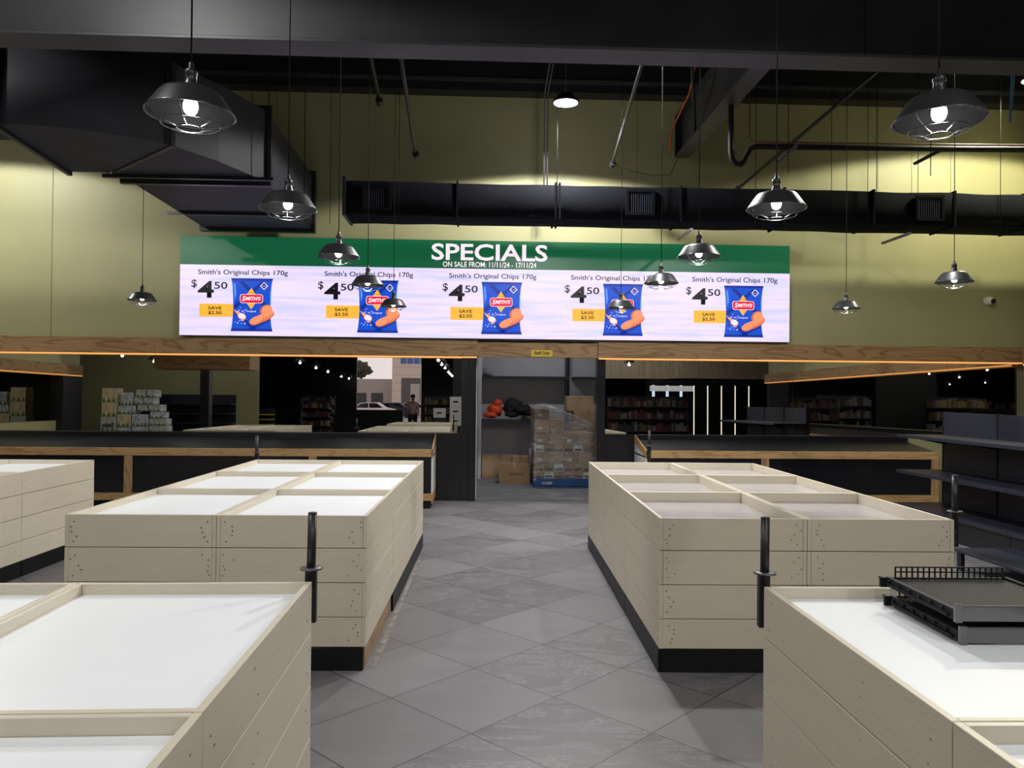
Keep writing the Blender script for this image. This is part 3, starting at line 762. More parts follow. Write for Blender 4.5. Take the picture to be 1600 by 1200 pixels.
hull([(-2.33, 8.52), (-2.37, 11.05), (-3.86, 11.05), (-3.82, 8.52)], 'straight_section')
def flange(p, q, name='joint_flange', e=.035, th=.022, zz=(DB, DT)):
    p, q = Vector((*p, 0)), Vector((*q, 0)); d = (q - p); L_ = d.length; a = math.atan2(d.y, d.x)
    Mx = Matrix.Translation(p) @ Matrix.Rotation(a, 4, 'Z'); b = MB()
    b.box(-e, -th, zz[0] - e, L_ + e, th, zz[0] - .001, M=Mx); b.box(-e, -th, zz[1] + .001, L_ + e, th, zz[1] + e, M=Mx)
    b.box(-e, -th, zz[0], -.001, th, zz[1], M=Mx); b.box(L_ + .001, -th, zz[0], L_ + e, th, zz[1], M=Mx)
    return b.build(name, M['black'], t)
flange((-4.16, 6.81), (-4.305, 8.27)); flange((-2.865, 7.305), (-3.845, 8.27), e=.012)
flange((-2.33, 8.505), (-3.82, 8.505), e=.055, th=.03)
flange((-2.37, 11.0), (-3.86, 11.0), e=.05, th=.05)
for y in (8.30, 10.0):
    MB().box(-3.98, y, DB - .04, -2.20, y + .04, DB - .006).build('trapeze_bar', M['black'], t)
MB().tube([(-4.36, 6.70, 4.7), (-4.33, 6.74, 4.35), (-4.45, 6.75, 4.15), (-4.7, 6.78, 4.02)], .006, 6).build('loose_wire', M['wire'], t)
for x, y in ((-3.93, 8.32), (-2.26, 8.32), (-2.26, 10.02), (-2.9, 7.26)):
    MB().tube([(x, y, DB - .03), (x, y, 6.29)], .006, 6).build('hanger_rod', M['wire'], t)

# long wrapped duct
t = thing('wrapped_duct', 'long black fabric-wrapped duct above the screen', 'duct', (3.3, 10.3, 3.85))
from mathutils import noise as _n
b = MB(); xs = [-1.73 + i * .085 for i in range(117)]
ring_prev = None
def dp(x):
    j = lambda k, a: a * _n.noise(Vector((x * 1.7, k * 5.1, 0)))
    zt, zb = 4.285, 3.85
    P = []
    for k, (y, z) in enumerate(((10.0, zb + .02), (10.0, 4.06), (10.0, zt - .02), (10.02, zt), (10.28, zt + .01), (10.55, zt), (10.56, 4.06), (10.55, zb), (10.28, zb - .012), (10.03, zb))):
        P.append((x, y + j(k, .010), z + j(k + 20, .016)))
    return P
for x in xs:
    rg = [b.bm.verts.new(p) for p in dp(x)]
    if ring_prev:
        for k in range(10): f = b.bm.faces.new((ring_prev[k], ring_prev[(k + 1) % 10], rg[(k + 1) % 10], rg[k])); f.smooth = k in (0, 1, 4, 6)
    else: first = rg
    ring_prev = rg
b.bm.faces.new(first); b.bm.faces.new(ring_prev[::-1])
b.build('fabric_wrap', M['wrap'], t)
MB().box(-1.765, 9.96, 3.83, -1.725, 10.60, 4.325).build('end_frame', M['black'], t)
for x in (-.30, .98, 1.03, 2.62, 4.0, 5.2, 6.3, 7.3):
    b = MB(); e = rnd.uniform(.006, .02); b.box(x - .012, 9.984, 3.832, x + .012, 10.574, 4.30 + e)
    if x < .9: b.box(x - .03, 9.99, 3.80, x + .03, 10.0, 3.85)
    b.build('seam_band', M['wrap'], t)
for x in (-1.33, 2.08, 5.95):
    gg = MB()
    for q in ((-.19, -.17, .19, -.135), (-.19, .135, .19, .17), (-.19, -.135, -.155, .135), (.155, -.135, .19, .135)): gg.box(x + q[0], 9.965, 4.07 + q[1], x + q[2], 9.992, 4.07 + q[3])
    gg = gg.build('grille', M['wrap'], t)
    b = MB()
    for i in range(11): b.box(x - .148 + i * .0285, 9.975, 3.935, x - .138 + i * .0285, 9.99, 4.205)
    b.build('blade', M['gond'], gg)
for x, zt in ((-1.05, 6.0), (.99, 6.29), (2.36, 6.0), (3.6, 6.29), (5.1, 6.0), (6.9, 6.29)):
    MB().tube([(x, 9.97, 3.82), (x, 9.97, zt)], .004, 6).build('hanger_wire', M['wire'], t)
for x in (2.72, 5.62): MB().box(x, 9.90, 3.70, x + .03, 10.6, 3.73).build('trapeze_bar', M['pipe'], t)

# ------------------------------------------------------------------ struts, pipes and cables under the roof
def strut(p, q, r, label, m='pipe', foot=True, name='roof_strut'):
    t = thing(name, label, 'strut', q)
    MB().tube([p, q], r, 10).build('tube', M[m], t)
    d = (Vector(q) - Vector(p)).normalized()
    if foot: MB().tube([Vector(q) - d * .05, Vector(q) + d * .03], r * 1.7, 8).build('end_fitting', M['black'], t)
    return t
strut((-1.02, 7.3, 6.28), (-.877, 10.5, 4.776), .026, 'sloping roof strut left of centre with its end near the wrapped duct', 'beam')
strut((-1.35, 7.0, 6.28), (-1.244, 9.5, 5.114), .026, 'shorter dark roof strut at left of the other one', 'black')
strut((1.93, 6.9, 6.28), (1.767, 10.3, 4.644), .024, 'pale sloping conduit strut right of the high-bay light')
strut((2.2, 8.2, 6.28), (2.86, 10.2, 5.03), .022, 'black brace rising from the sloped view of the wall beam', 'black', False)
strut((4.9, 8.6, 5.62), (3.55, 10.6, 4.42), .022, 'long thin brace sloping behind the black pipe at right', 'black')
for x, lab in ((.86, 'pale twin conduit drop left of the high-bay light'), (.905, 'second conduit of the drop beside the high-bay light')):
    tag(MB().tube([(x - .03, 8.1, 6.28), (x, 9.0, 5.8), (x + .02, 10.7, 5.75), (x + .02, 10.7, 4.30)], .010, 8).build('conduit', M['pipe']), lab, 'conduit', 'twin conduits')
t = thing('drain_pipe', 'black drain pipe with U-bend running right below the roof', 'pipe', (3.2, 9.0, 4.5))
MB().tube([(2.95, 9.0, 6.28), (2.95, 9.0, 4.45), (2.965, 9.0, 4.36), (3.01, 9.0, 4.31), (3.07, 9.0, 4.30), (3.12, 9.0, 4.34), (3.15, 9.0, 4.42), (3.18, 9.0, 4.49), (3.25, 9.0, 4.515), (8.15, 9.0, 4.57)], .034, 14).build('pipe', M['drain'], t)
MB().tube([(3.16, 8.96, 6.28), (3.16, 8.96, 4.60), (3.18, 8.96, 4.565), (3.25, 8.96, 4.555), (8.15, 8.96, 4.612)], .009, 8).build('copper_pipe', mat('dull_copper', (.16, .06, .035), .4, metal=.5), t)
for x in (3.62, 5.34, 7.1):
    MB().box(x - .01, 8.7, 4.43, x + .02, 9.3, 4.46).build('support_bar', M['black'], t)
    MB().tube([(x, 8.95, 4.2), (x, 8.95, 6.28)], .005, 6).build('hanger_rod', M['wire'], t)
t = thing('power_cable', 'orange cable with grey connector hanging beside the wall beam', 'cable', (2.85, 10.4, 5.6))
MB().tube([(2.62, 9.3, 6.0), (2.69, 9.6, 5.75), (2.78, 10.2, 5.6), (2.72, 10.9, 5.35), (2.70, 10.95, 5.02)], .013, 8).build('cord', M['orangewire'], t)
MB().tube([(2.56, 9.2, 6.16), (2.62, 9.3, 5.98)], .026, 10).build('connector', M['pipe'], t)
tag(MB().tube([(1.80, 10.3, 4.66), (2.1, 10.5, 4.62), (2.4, 10.7, 4.63), (2.70, 10.9, 4.70), (2.84, 11.0, 4.98)], .005, 6).build('drooping_wire', M['wire']), 'thin wire drooping from the strut to the wall beam', 'cable')
for x, y, z, lab in ((-3.10, 10.6, 5.0, 'thin suspension wire beside the left duct'), (-2.10, 10.9, 3.9, 'thin suspension wire right of the left duct'), (4.95, 10.7, 4.3, 'thin suspension wire behind the pipe, at left'),
                     (5.6, 10.7, 4.3, 'thin suspension wire behind the pipe, in the middle'), (6.2, 10.7, 4.3, 'thin suspension wire behind the pipe, at right')):
    tag(MB().tube([(x, y, z), (x, y, 6.28)], .004, 6).build('suspension_wire', M['wire']), lab, 'wire')
tag(MB().tube([(6.1, 8.6, 6.28), (6.1, 8.6, 5.4), (6.1, 8.65, 4.75)], [.006, .024, .012], 8).build('hanging_strap', M['bluestrap']), 'blue strap hanging at upper right behind the big pendant', 'strap')
t = thing('flood_light', 'small lit floodlight at the right edge below the roof', 'floodlight', (6.75, 8.3, 4.75))
MB().box(6.55, 8.22, 4.70, 6.95, 8.42, 4.76, 0, .004, Matrix.Translation((6.75, 8.3, 4.73)) @ Matrix.Rotation(-.35, 4, 'Y') @ Matrix.Translation((-6.75, -8.3, -4.73))).build('housing', M['black'], t)
MB().box(6.60, 8.20, 4.695, 6.82, 8.215, 4.725, 0, 0, Matrix.Translation((6.75, 8.3, 4.73)) @ Matrix.Rotation(-.35, 4, 'Y') @ Matrix.Translation((-6.75, -8.3, -4.73))).build('lens', M['hb'], t)
MB().box(6.3, 8.5, 4.60, 8.1, 8.58, 4.67).build('bracket_arm', M['beam'], t)

# wall camera
t = thing('wall_camera', 'white dome security camera on the green wall at right', 'camera', (7.63, WALL_Y, 3.01))
b = MB(); b.tube([(7.60, WALL_Y, 3.01), (7.60, WALL_Y - .06, 3.01)], .06, 20); b.blob((7.60, WALL_Y - .08, 3.01), (.062, .062, .062), 3, 0); b.build('dome', M['cap'], t)
b = MB(); b.tube([(7.615, WALL_Y - .12, 3.0), (7.625, WALL_Y - .155, 2.995)], .036, 20); b.build('lens', M['lens'], t)

# ------------------------------------------------------------------ storeroom behind the opening
struct('floor_storeroom', MB().box(-1.2, 11.42, -.15, 3.4, 15.2, -.001), M['storefloor'], 'bare concrete floor of the storeroom', 'floor')
b = MB(); b.box(-.02, 15.0, 0, 3.4, 15.1, 3.2); b.box(-.12, 11.42, 0, -.02, 15.1, 3.2); b.box(3.3, 11.42, 0, 3.4, 15.1, 3.2)
struct('wall_storeroom', b, M['storewall'], 'white painted walls of the storeroom', 'wall')
struct('ceiling_storeroom', MB().box(-.12, 11.42, 3.2, 3.4, 15.1, 3.3), M['storewall'], 'white ceiling of the storeroom', 'ceiling')
t = thing('tube_light', 'fluorescent tube light on the storeroom ceiling', 'ceiling light', (1.2, 13.2, 3.15))  # unseen lamp added to light the storeroom dimly
MB().box(.6, 13.15, 3.14, 1.8, 13.25, 3.2).build('fitting', M['white'], t)
area('tube_glow', (0, 0, -.03), 1.1, STORE_W, (.95, .97, 1), sy=.08, parent=t)
tag(MB().box(-.01, 14.12, 0, .055, 14.18, 3.0).build('corner_post', M['storewall']), 'white corner post at the left of the storeroom', 'post')
t = thing('storeroom_shelving', 'wall shelving with two dark shelves inside the storeroom', 'shelving', (.9, 14.8, 0))
MB().box(.065, 14.5, 1.84, 1.70, 14.98, 1.88).build('shelf', M['gond'], t); MB().box(.065, 14.4, 1.03, 1.45, 14.98, 1.065).build('shelf', M['gond'], t); MB().box(1.80, 14.5, 1.84, 3.2, 14.98, 1.88).build('shelf', M['gond'], t)
b = MB(); b.box(1.665, 14.82, 0, 1.69, 14.99, 2.9); b.box(1.72, 14.82, 0, 1.74, 14.99, 2.9, 1)
for i in range(58):
    b.box(1.67, 14.816, .1 + i * .048, 1.685, 14.821, .125 + i * .048, 1)
b.build('slotted_upright', [M['pipe'], M['black']], t)
b = MB()
for y in (0, .01): b.tube([(.075, 14.7, 1.955), (.265, 14.7, 1.955)], .073, 20)
tag(b.build('wrap_roll', mat('clear_film_roll', (.6, .6, .62), .25)), 'roll of clear wrap on the top storeroom shelf', 'roll')
def carton(x0, y0, z0, x1, y1, z1, label, m='card', txt=None, rz=0, group=None, tape=True, open_top=False):
    t = thing('carton', label, 'carton', ((x0 + x1) / 2, (y0 + y1) / 2, z0), rz, group)
    hx, hy, H = (x1 - x0) / 2, (y1 - y0) / 2, z1 - z0
    b = MB(); b.box(-hx, -hy, 0, hx, hy, H, 0, .004); b.build('body', M[m], t, world=False)
    if tape: MB().box(-.025, -hy - .001, H * .78, .025, hy + .001, H + .0012).build('tape', M['card2'] if m == 'card' else M['card'], t, world=False)
    if txt: MB().text(txt, -hx * .35, hx * .65, H * .42, H * .60, -hy - .002, 0, .01).build('print', M['ink'], t, world=False)
    return t
carton(.07, 14.2, 0, .75, 14.75, .40, 'large brown carton against the left storeroom wall', 'card2')
carton(.37, 13.35, 0, .90, 13.75, .345, 'brown carton with faint print on the storeroom floor', 'card', 'accolour', -.03)
carton(.62, 13.9, 0, .91, 14.12, .43, 'small carton behind the printed one on the storeroom floor', 'card2')
carton(.93, 14.0, .0, 1.10, 14.15, .55, 'white and black small box beside the wrapped pallet', 'paper', None)
carton(1.60, 13.95, 1.25, 2.08, 14.35, 1.52, 'upper brown carton stacked at the right of the storeroom', 'card2')
carton(1.72, 13.85, .98, 2.25, 14.35, 1.248, 'second carton down the stack at the right of the storeroom', 'card2')
carton(1.66, 13.85, .49, 2.30, 14.4, .978, 'third carton down the stack at the right of the storeroom', 'card')
carton(1.62, 13.85, 0, 2.35, 14.45, .488, 'bottom carton of the stack at the right of the storeroom', 'card')
carton(.84, 14.70, 1.066, 1.16, 14.96, 1.27, 'small carton on the lower storeroom shelf beside black clothing', 'card2')
b = MB(); b.blob((.32, 14.64, 1.25), (.13, .13, .13), 3, .5, 1.6, 0, 1); b.blob((.22, 14.58, 1.15), (.13, .12, .06), 3, .4, 2, 0, 2); b.blob((.36, 14.6, 1.38), (.07, .08, .07), 3, .3, 2, 0, 3)
tag(b.build('safety_vest', M['orange']), 'crumpled orange hi-vis vest on the lower storeroom shelf', 'vest')
b = MB(); b.blob((.66, 14.56, 1.30), (.19, .11, .15), 4, .30, 1.8, 0, 4); b.blob((.80, 14.54, 1.25), (.19, .09, .10), 4, .35, 2, 0, 5); b.blob((.62, 14.5, 1.16), (.12, .09, .06), 3, .35, 2, 0, 6); b.blob((.94, 14.53, 1.19), (.07, .07, .055), 3, .35, 2, 0, 8)
tag(b.build('black_jacket', M['cloth']), 'black clothing bundled beside the orange vest', 'clothing')

# wrapped pallet
t = thing('wrapped_pallet', 'film-wrapped pallet of cartons on a blue base', 'pallet', (1.42, 13.3, 0))
b = MB()
for z0, z1 in ((.0, .022), (.112, .145)):
    for y in (12.86, 13.05, 13.24, 13.43, 13.62): b.box(.935, y, z0, 1.93, y + .13, z1)
for x in (.935, 1.385, 1.835): b.box(x, 12.86, .022, x + .095, 13.75, .112)
b.box(.935, 12.855, .03, 1.93, 12.865, .112)
pb = b.build('pallet_base', M['blue'], t)
MB().text('CHEP', 1.07, 1.24, .05, .095, 12.853, 0, .02).build('stencil', M['paper'], pb)
z = .146; r2 = random.Random(5)
for j, hgt in enumerate((.11, .13, .20, .12, .20, .22, .18)):
    x = .94; k = 4 if hgt > .15 else 6
    n = k if j < 5 else (2 if j == 5 else 1)
    wd = .98 / k
    for i in range(n):
        m = [M['card'], M['card2'], M['card'], M['paper']][(i * 3 + j) % 4 if hgt < .15 else (i + j) % 2]
        b = MB(); b.box(x + .003, 12.885 + r2.uniform(0, .012), z + .002, x + wd - .003, 13.72, z + hgt - .002, 0, .003)
        if hgt < .15: b.box(x + .02, 12.884, z + .02, x + wd - .02, 12.888, z + hgt * .5, 1)
        elif i % 2 == 0: b.box(x + .05, 12.884, z + .05, x + .13, 12.888, z + .10, 2)
        b.build('packed_carton', [m, M['ink'], M['paper']], t); x += wd
    z += hgt
film = bpy.data.materials.new('stretch_film'); film.use_nodes = True
nt = film.node_tree; pb_ = nt.nodes['Principled BSDF']; pb_.inputs['Base Color'].default_value = (.55, .56, .58, 1); pb_.inputs['Roughness'].default_value = .12
tr = nt.nodes.new('ShaderNodeBsdfTransparent'); ms = nt.nodes.new('ShaderNodeMixShader'); tn = nt.nodes.new('ShaderNodeTexNoise'); tn.inputs['Scale'].default_value = 3.5; tn.inputs['Detail'].default_value = 6; tn.inputs['Distortion'].default_value = 1.5
tcc = nt.nodes.new('ShaderNodeTexCoord'); mpp = nt.nodes.new('ShaderNodeMapping'); mpp.inputs['Scale'].default_value = (1, 1, 5); mpp.inputs['Rotation'].default_value = (0, .35, 0); mrr = nt.nodes.new('ShaderNodeMapRange')
mrr.inputs[1].default_value = .45; mrr.inputs[2].default_value = .75; mrr.inputs[3].default_value = .16; mrr.inputs[4].default_value = .85
bpn = nt.nodes.new('ShaderNodeBump'); bpn.inputs['Strength'].default_value = .9; bpn.inputs['Distance'].default_value = .05
for a_, b_ in ((tcc.outputs['Object'], mpp.inputs[0]), (mpp.outputs[0], tn.inputs['Vector']), (tn.outputs[0], mrr.inputs[0]), (mrr.outputs[0], ms.inputs[0]), (tr.outputs[0], ms.inputs[1]), (pb_.outputs[0], ms.inputs[2]), (tn.outputs[0], bpn.inputs['Height']), (bpn.outputs[0], pb_.inputs['Normal'])):
    nt.links.new(a_, b_)
nt.links.new(ms.outputs[0], nt.nodes['Material Output'].inputs[0])
b = MB(); nx, nz = 28, 22; G = {}
for side in range(4):
    for i in range(nx + 1):
        u = i / nx
        x, y = [(.925 + 1.015 * u, 12.87), (1.94, 12.87 + .87 * u), (1.94 - 1.015 * u, 13.74), (.925, 13.74 - .87 * u)][side]
        top = 1.34 - max(0, (x - 1.10)) * .32 + .02 * _n.noise(Vector((x * 9, y * 9, 1)))
        for k in range(nz + 1):
            zz = .10 + (top - .10) * k / nz
            a_ = .016 * _n.noise(Vector((x * 6, y * 6, zz * 9)))
            lean = .10 * max(0, k / nz - .8) * 5
            G[side, i, k] = b.bm.verts.new((x + (1.25 - x) * lean * .25, y + (13.3 - y) * lean * .25 + a_ * (1 if side in (0, 2) else 0) - (.006 if side == 0 else 0), zz + (.05 * lean)))
    for i in range(nx):
        for k in range(nz): f = b.bm.faces.new((G[side, i, k], G[side, i + 1, k], G[side, i + 1, k + 1], G[side, i, k + 1])); f.smooth = True
top = [G[s_, i, nz] for s_ in range(4) for i in range(nx)]
cv = b.bm.verts.new((1.15, 13.2, 1.40))
for i in range(len(top)): b.bm.faces.new((top[i], top[(i + 1) % len(top)], cv)).smooth = True
b.build('stretch_wrap', film, t)

# ------------------------------------------------------------------ what the mirrors show: right wall, left wall, shop behind the camera
def side_fascia(x, y0, y1, zb, label, s):
    t = thing('wooden_fascia', label, 'fascia', (x, (y0 + y1) / 2, zb))
    a0, a1 = sorted((x, x + s * .12))
    MB().box(a0, y0, zb, a1, y1, zb + .225).build('board', wood('plywood_side', (.42, .25, .115), (.24, .125, .05), axis='Y'), t)
    a0, a1 = sorted((x + s * .075, x + s * .11)); MB().box(a0, y0, zb - .025, a1, y1, zb).build('led_strip', M['ledstrip'], t)
side_fascia(8.175, 1.05, 11.15, 2.07, 'plywood fascia on the right wall, seen in the right mirrors', -1)
side_fascia(-9.175, 4.45, 11.15, 1.98, 'plywood fascia on the left wall, seen in the left mirror', 1)
tag(MB().box(8.16, 1.1, .99, 8.195, 2.49, 2.04).build('wall_panel', M['lam']), 'black panel beside the mirror on the right-hand wall', 'panel')
tag(MB().box(8.185, 2.5, 1.0, 8.195, 11.1, 2.04).build('wall_mirror', M['mirror']), 'mirror on the right-hand wall', 'mirror')
tag(MB().box(-9.195, 5.3, .98, -9.185, 11.1, 1.95).build('wall_mirror', M['mirror']), 'mirror on the left-hand wall', 'mirror')
tag(MB().box(-9.19, 4.46, 0, -9.06, 5.28, 1.95).build('end_pilaster', M['black']), 'black pilaster at the end of the left wall', 'pillar')
t = thing('display_bench', 'black and timber bench along the right wall, seen in the mirrors', 'bench', (7.8, 5, 0))
P_ = Matrix(((1, 0, 0, 0), (0, 0, 1, 0), (0, 1, 0, 0), (0, 0, 0, 1)))
MB().prism([(7.42, .775), (7.42, .797), (8.17, .90), (8.17, .87)], 2.5, 10.3, M=P_).build('worktop', M['steel'], t)
MB().box(7.40, 2.5, .70, 7.42, 10.3, .803).build('front_rail', M['pine'], t); MB().box(7.43, 2.5, 0, 8.17, 10.3, .70).build('base', M['lam'], t); MB().box(8.15, 2.5, .905, 8.18, 10.3, .985).build('splashback', M['lam'], t)
t = thing('display_bench', 'black bench along the left wall carrying drink cartons', 'bench', (-8.1, 5, 0))
MB().box(-9.0, 4.5, .68, -6.8, 5.9, .72).build('worktop', M['steel'], t); MB().box(-8.95, 4.55, 0, -6.85, 5.85, .68).build('base', M['lam'], t)
# drink cartons: faces towards the back wall
mc = [mat('carton_white_blue', (.42, .45, .52), .6, noise=.5, nscale=9, stretch=(2, 1, 1)), mat('carton_cream', (.55, .46, .30), .6, noise=.35, nscale=7, stretch=(3, 1, 1)), mat('carton_grey', (.40, .42, .40), .6, noise=.4, nscale=12)]
green_grass = mat('carton_green_edge', (.06, .16, .04), .6)
def drink(x, z, wx, hz, k, y=5.0, solo=False):
    t = thing('drink_carton', 'carton printed Solo at the foot of the stacked drink cartons' if solo else 'pale drink carton in the stack on the left bench', 'carton', (x, y, z), 0, None if solo else 'stacked drink cartons')
    b = MB(); b.box(x + .002, y - .3, z + .001, x + wx - .002, y, z + hz - .002, 0, .003)
    bd = b.build('body', mc[k], t)
    b = MB()
    n = max(2, round(wx / .1))
    for i in range(n): b.prism([(x + .01 + i * (wx - .02) / n, z + .01), (x + (i + .9) * (wx - .02) / n, z + .01), (x + (i + .45) * (wx - .02) / n, z + hz * .35)], -y - .002, -y + .001, M=Matrix(((1, 0, 0, 0), (0, 0, -1, 0), (0, 1, 0, 0), (0, 0, 0, 1))))
    b.build('printed_band', green_grass, bd)
    if solo:
        Mx = Matrix.Translation((2 * x + wx, 2 * y, 0)) @ Matrix.Rotation(PI, 4, 'Z')
        MB().text('Solo', x + .04, x + wx - .04, z + .10, z + .21, y - .004, 0, .04, M=Mx).build('lettering', M['ink'], bd)
for x, z, wx, hz, k, so in ((-8.38, .72, .34, .33, 2, 1), (-8.36, 1.05, .34, .32, 1, 0), (-8.36, 1.37, .33, .32, 1, 0), (-8.02, .72, .30, .10, 0, 0), (-7.70, .72, .36, .12, 0, 0), (-7.32, .72, .40, .14, 2, 0), (-8.02, .83, .30, .28, 1, 0), (-7.70, .85, .36, .26, 0, 0),
                            (-7.32, .87, .38, .15, 2, 0), (-7.30, 1.03, .30, .14, 0, 0), (-8.0, 1.12, .38, .18, 0, 0), (-7.58, 1.18, .22, .15, 2, 0), (-7.34, 1.18, .28, .15, 2, 0), (-7.95, 1.31, .26, .28, 0, 0), (-7.66, 1.34, .18, .15, 2, 0), (-7.46, 1.34, .24, .15, 2, 0), (-7.62, 1.50, .2, .16, 2, 0), (-7.38, 1.50, .2, .16, 2, 0)):
    drink(x, z, wx, hz, k, 5.0, bool(so))
# open shelving, post and plywood bulkhead
def shelving(x0, x1, y, ztop, label, rows=5, face=1, prod=None, d=.45, name='shelving_unit', shelfmat='gond'):
    t = thing(name, label, 'shelving', ((x0 + x1) / 2, y, 0))
    MB().box(x0, y - .03, 0, x1, y, ztop).build('back_panel', M['gond'], t)
    ya, yb = (y, y + d) if face > 0 else (y - .03 - d, y - .03)
    for i in range(rows):
        z = .15 + (ztop - .25) * i / (rows - .4)
        MB().box(x0, ya, z - .03, x1, yb, z).build('shelf', M[shelfmat], t)
        if prod:
            b = MB(); x = x0 + .02; gap = (ztop - .25) / (rows - .4)
            while x < x1 - .08:
                ww = rnd.uniform(.05, .12); b.box(x, ya + .05, z + .002, min(x + ww - .008, x1), yb - .04, z + gap * rnd.uniform(.4, .75), rnd.randrange(len(prod))); x += ww
            o = b.build('shelf_goods', prod); tag(o, 'dim row of packaged goods on shelf level %d of the %s' % (i + 1, label), 'goods', 'shelf goods', 'stuff')
    return t
shelving(-10.6, -7.55, -1.9, 1.62, 'empty black shelves before the green partition')
tag(MB().box(-7.95, -.2, 0, -7.7, .1, 6.3).build('column', M['black']), 'black square column left of the aisle behind the camera', 'column')
tag(MB().box(-7.9, 2.6, 2.2, -5.6, 3.4, 2.56).build('bulkhead', M['ply']), 'plywood bulkhead box hanging at left behind the camera', 'bulkhead')
tag(MB().box(-7.8, 2.7, 2.56, -7.7, 2.8, 6.3).box(-5.8, 2.7, 2.56, -5.7, 2.8, 6.3).build('bulkhead_hanger', M['black']), 'black hangers holding up the plywood bulkhead', 'hanger')
pm = [mat('goods_red', (.08, .012, .012), .6), mat('goods_tan', (.10, .065, .035), .6), mat('goods_white', (.15, .15, .16), .5), mat('goods_dark', (.02, .02, .025), .5), mat('goods_green', (.02, .04, .02), .6), mat('goods_gold', (.30, .21, .09), .5)]
shelving(-7.55, -6.95, -4.2, 1.2, 'narrow stand with yellow shelf fronts near the partition', 6, shelfmat='yellow')
shelving(-6.9, -5.8, -8.2, 1.5, 'dark goods shelving left of the street window', 4, prod=pm)
shelving(-7.6, -6.2, -11.2, 1.7, 'dark goods shelving far back by the front wall', 4, prod=pm)
shelving(-2.3, -.6, -11.0, 1.7, 'dark goods shelving right of the street window', 4, prod=pm)
shelving(-.35, 1.5, -2.6, 1.75, 'snack shelving behind the camera', 4, prod=[pm[5], pm[1], pm[5], pm[2]])
tag(MB().box(-.95, -6.3, 0, 1.4, -6.0, 3.4).build('display_partition', M['blackwall']), 'tall black free-standing partition behind the camera', 'partition')  # added only to hide the window's double reflection in the right mirrors
shelving(4.3, 7.0, -3.2, 1.7, 'grocery shelving before the fridges', 4, prod=[pm[0], pm[1], pm[3], pm[2]])
shelving(2.4, 4.2, -4.8, 1.8, 'grocery shelving behind the camera at right', 4, prod=[pm[0], pm[1], pm[2], pm[3]])
# display sacks near the window, product boxes
for i, (x, y, z, m, l) in enumerate(((-.98, -5, .62, 2, 'lowest'), (-.98, -5, .96, 2, 'middle'), (-.98, -5, 1.30, 2, 'top'), (-1.5, -5, .62, 3, 'lower'), (-1.5, -5, .96, 2, 'upper'))):
    pass
for i, (x, z, hgt, lab) in enumerate(((-1.02, .0, .62, 'lowest of the pale boxes'), (-1.02, .62, .34, 'second of the pale boxes'), (-1.02, .96, .34, 'third of the pale boxes'), (-1.02, 1.30, .35, 'topmost of the pale boxes'), (-1.60, 0, .9, 'left of the pale boxes'), (-1.60, .9, .34, 'upper left of the pale boxes'))):
    t = thing('product_box', lab + ' stacked behind the camera, seen in the left mirror', 'box', (x, -5, z), 0, 'pale boxes seen in the mirror')
    MB().box(x + .003, -5.3, z + .001, x + .44, -5.0, z + hgt - .003, 0, .003).build('body', M['paper'] if i not in (0, 4) else pm[3], t)
    MB().box(x + .12, -5.002, z + hgt * .4, x + .30, -4.998, z + hgt * .58).build('print', M['ink'], t)

# drink fridges with lit door edges
for i in range(8):
    x = 6.4 + i * .52; t = thing('drink_fridge', 'dark glass-door fridge number %s from the left in the row behind the camera' % ['one', 'two', 'three', 'four', 'five', 'six', 'seven', 'eight'][i], 'fridge', (x + .25, -6.4, 0), 0, 'drink fridges')
    MB().box(x, -6.9, 0, x + .515, -6.05, 2.35).build('cabinet', M['black'], t)
    d_ = MB().box(x + .03, -6.05, .15, x + .485, -6.03, 2.25).build('door', M['lens'], t)
    cool = i < 3
    MB().box(x + .06, -6.03, .3, x + (.16 if cool else .095), -6.02, 2.15).build('light_strip', mat('fridge_strip', (1, 1, 1), .4, emit=(.55, .68, 1) if cool else (1, .93, .72), es=1.6), d_)
t = thing('fridge_header', 'row of white lit panels over the fridges', 'sign', (7.2, -5.9, 1.95))
for i in range(7): MB().box(6.36 + i * .235, -5.98, 1.93, 6.36 + i * .235 + .215, -5.90, 2.13).build('panel', mat('lit_white_panel', (.5, .5, .5), .5, emit=(.75, .78, .8), es=.55), t)
b = MB(); mbulk = mat('dark_timber_cladding', (.44, .36, .26), .5, noise=.3, nscale=6, stretch=(6, 6, .2))
b.prism([(4.6, -6.9), (7.3, -6.9), (7.4, -6.0), (11.4, -6.6), (13.1, -6.9), (13.1, -7.2), (4.6, -7.2)], 2.42, 3.6)
tag(b.build('timber_bulkhead', mbulk), 'timber-clad bulkhead over the fridges behind the camera', 'bulkhead')
tag(MB().box(4.6, -7.2, 3.6, 13.1, -7.1, 6.3).build('bulkhead_upstand', M['blackwall']), 'black upstand above the timber bulkhead', 'bulkhead')
carton(7.62, .85, 0, 8.02, 1.25, .52, 'lower brown carton stacked by the right wall, seen in the mirror', 'card2')
carton(7.62, .85, .522, 8.02, 1.25, 1.0, 'upper brown carton stacked by the right wall, seen in the mirror', 'card2')

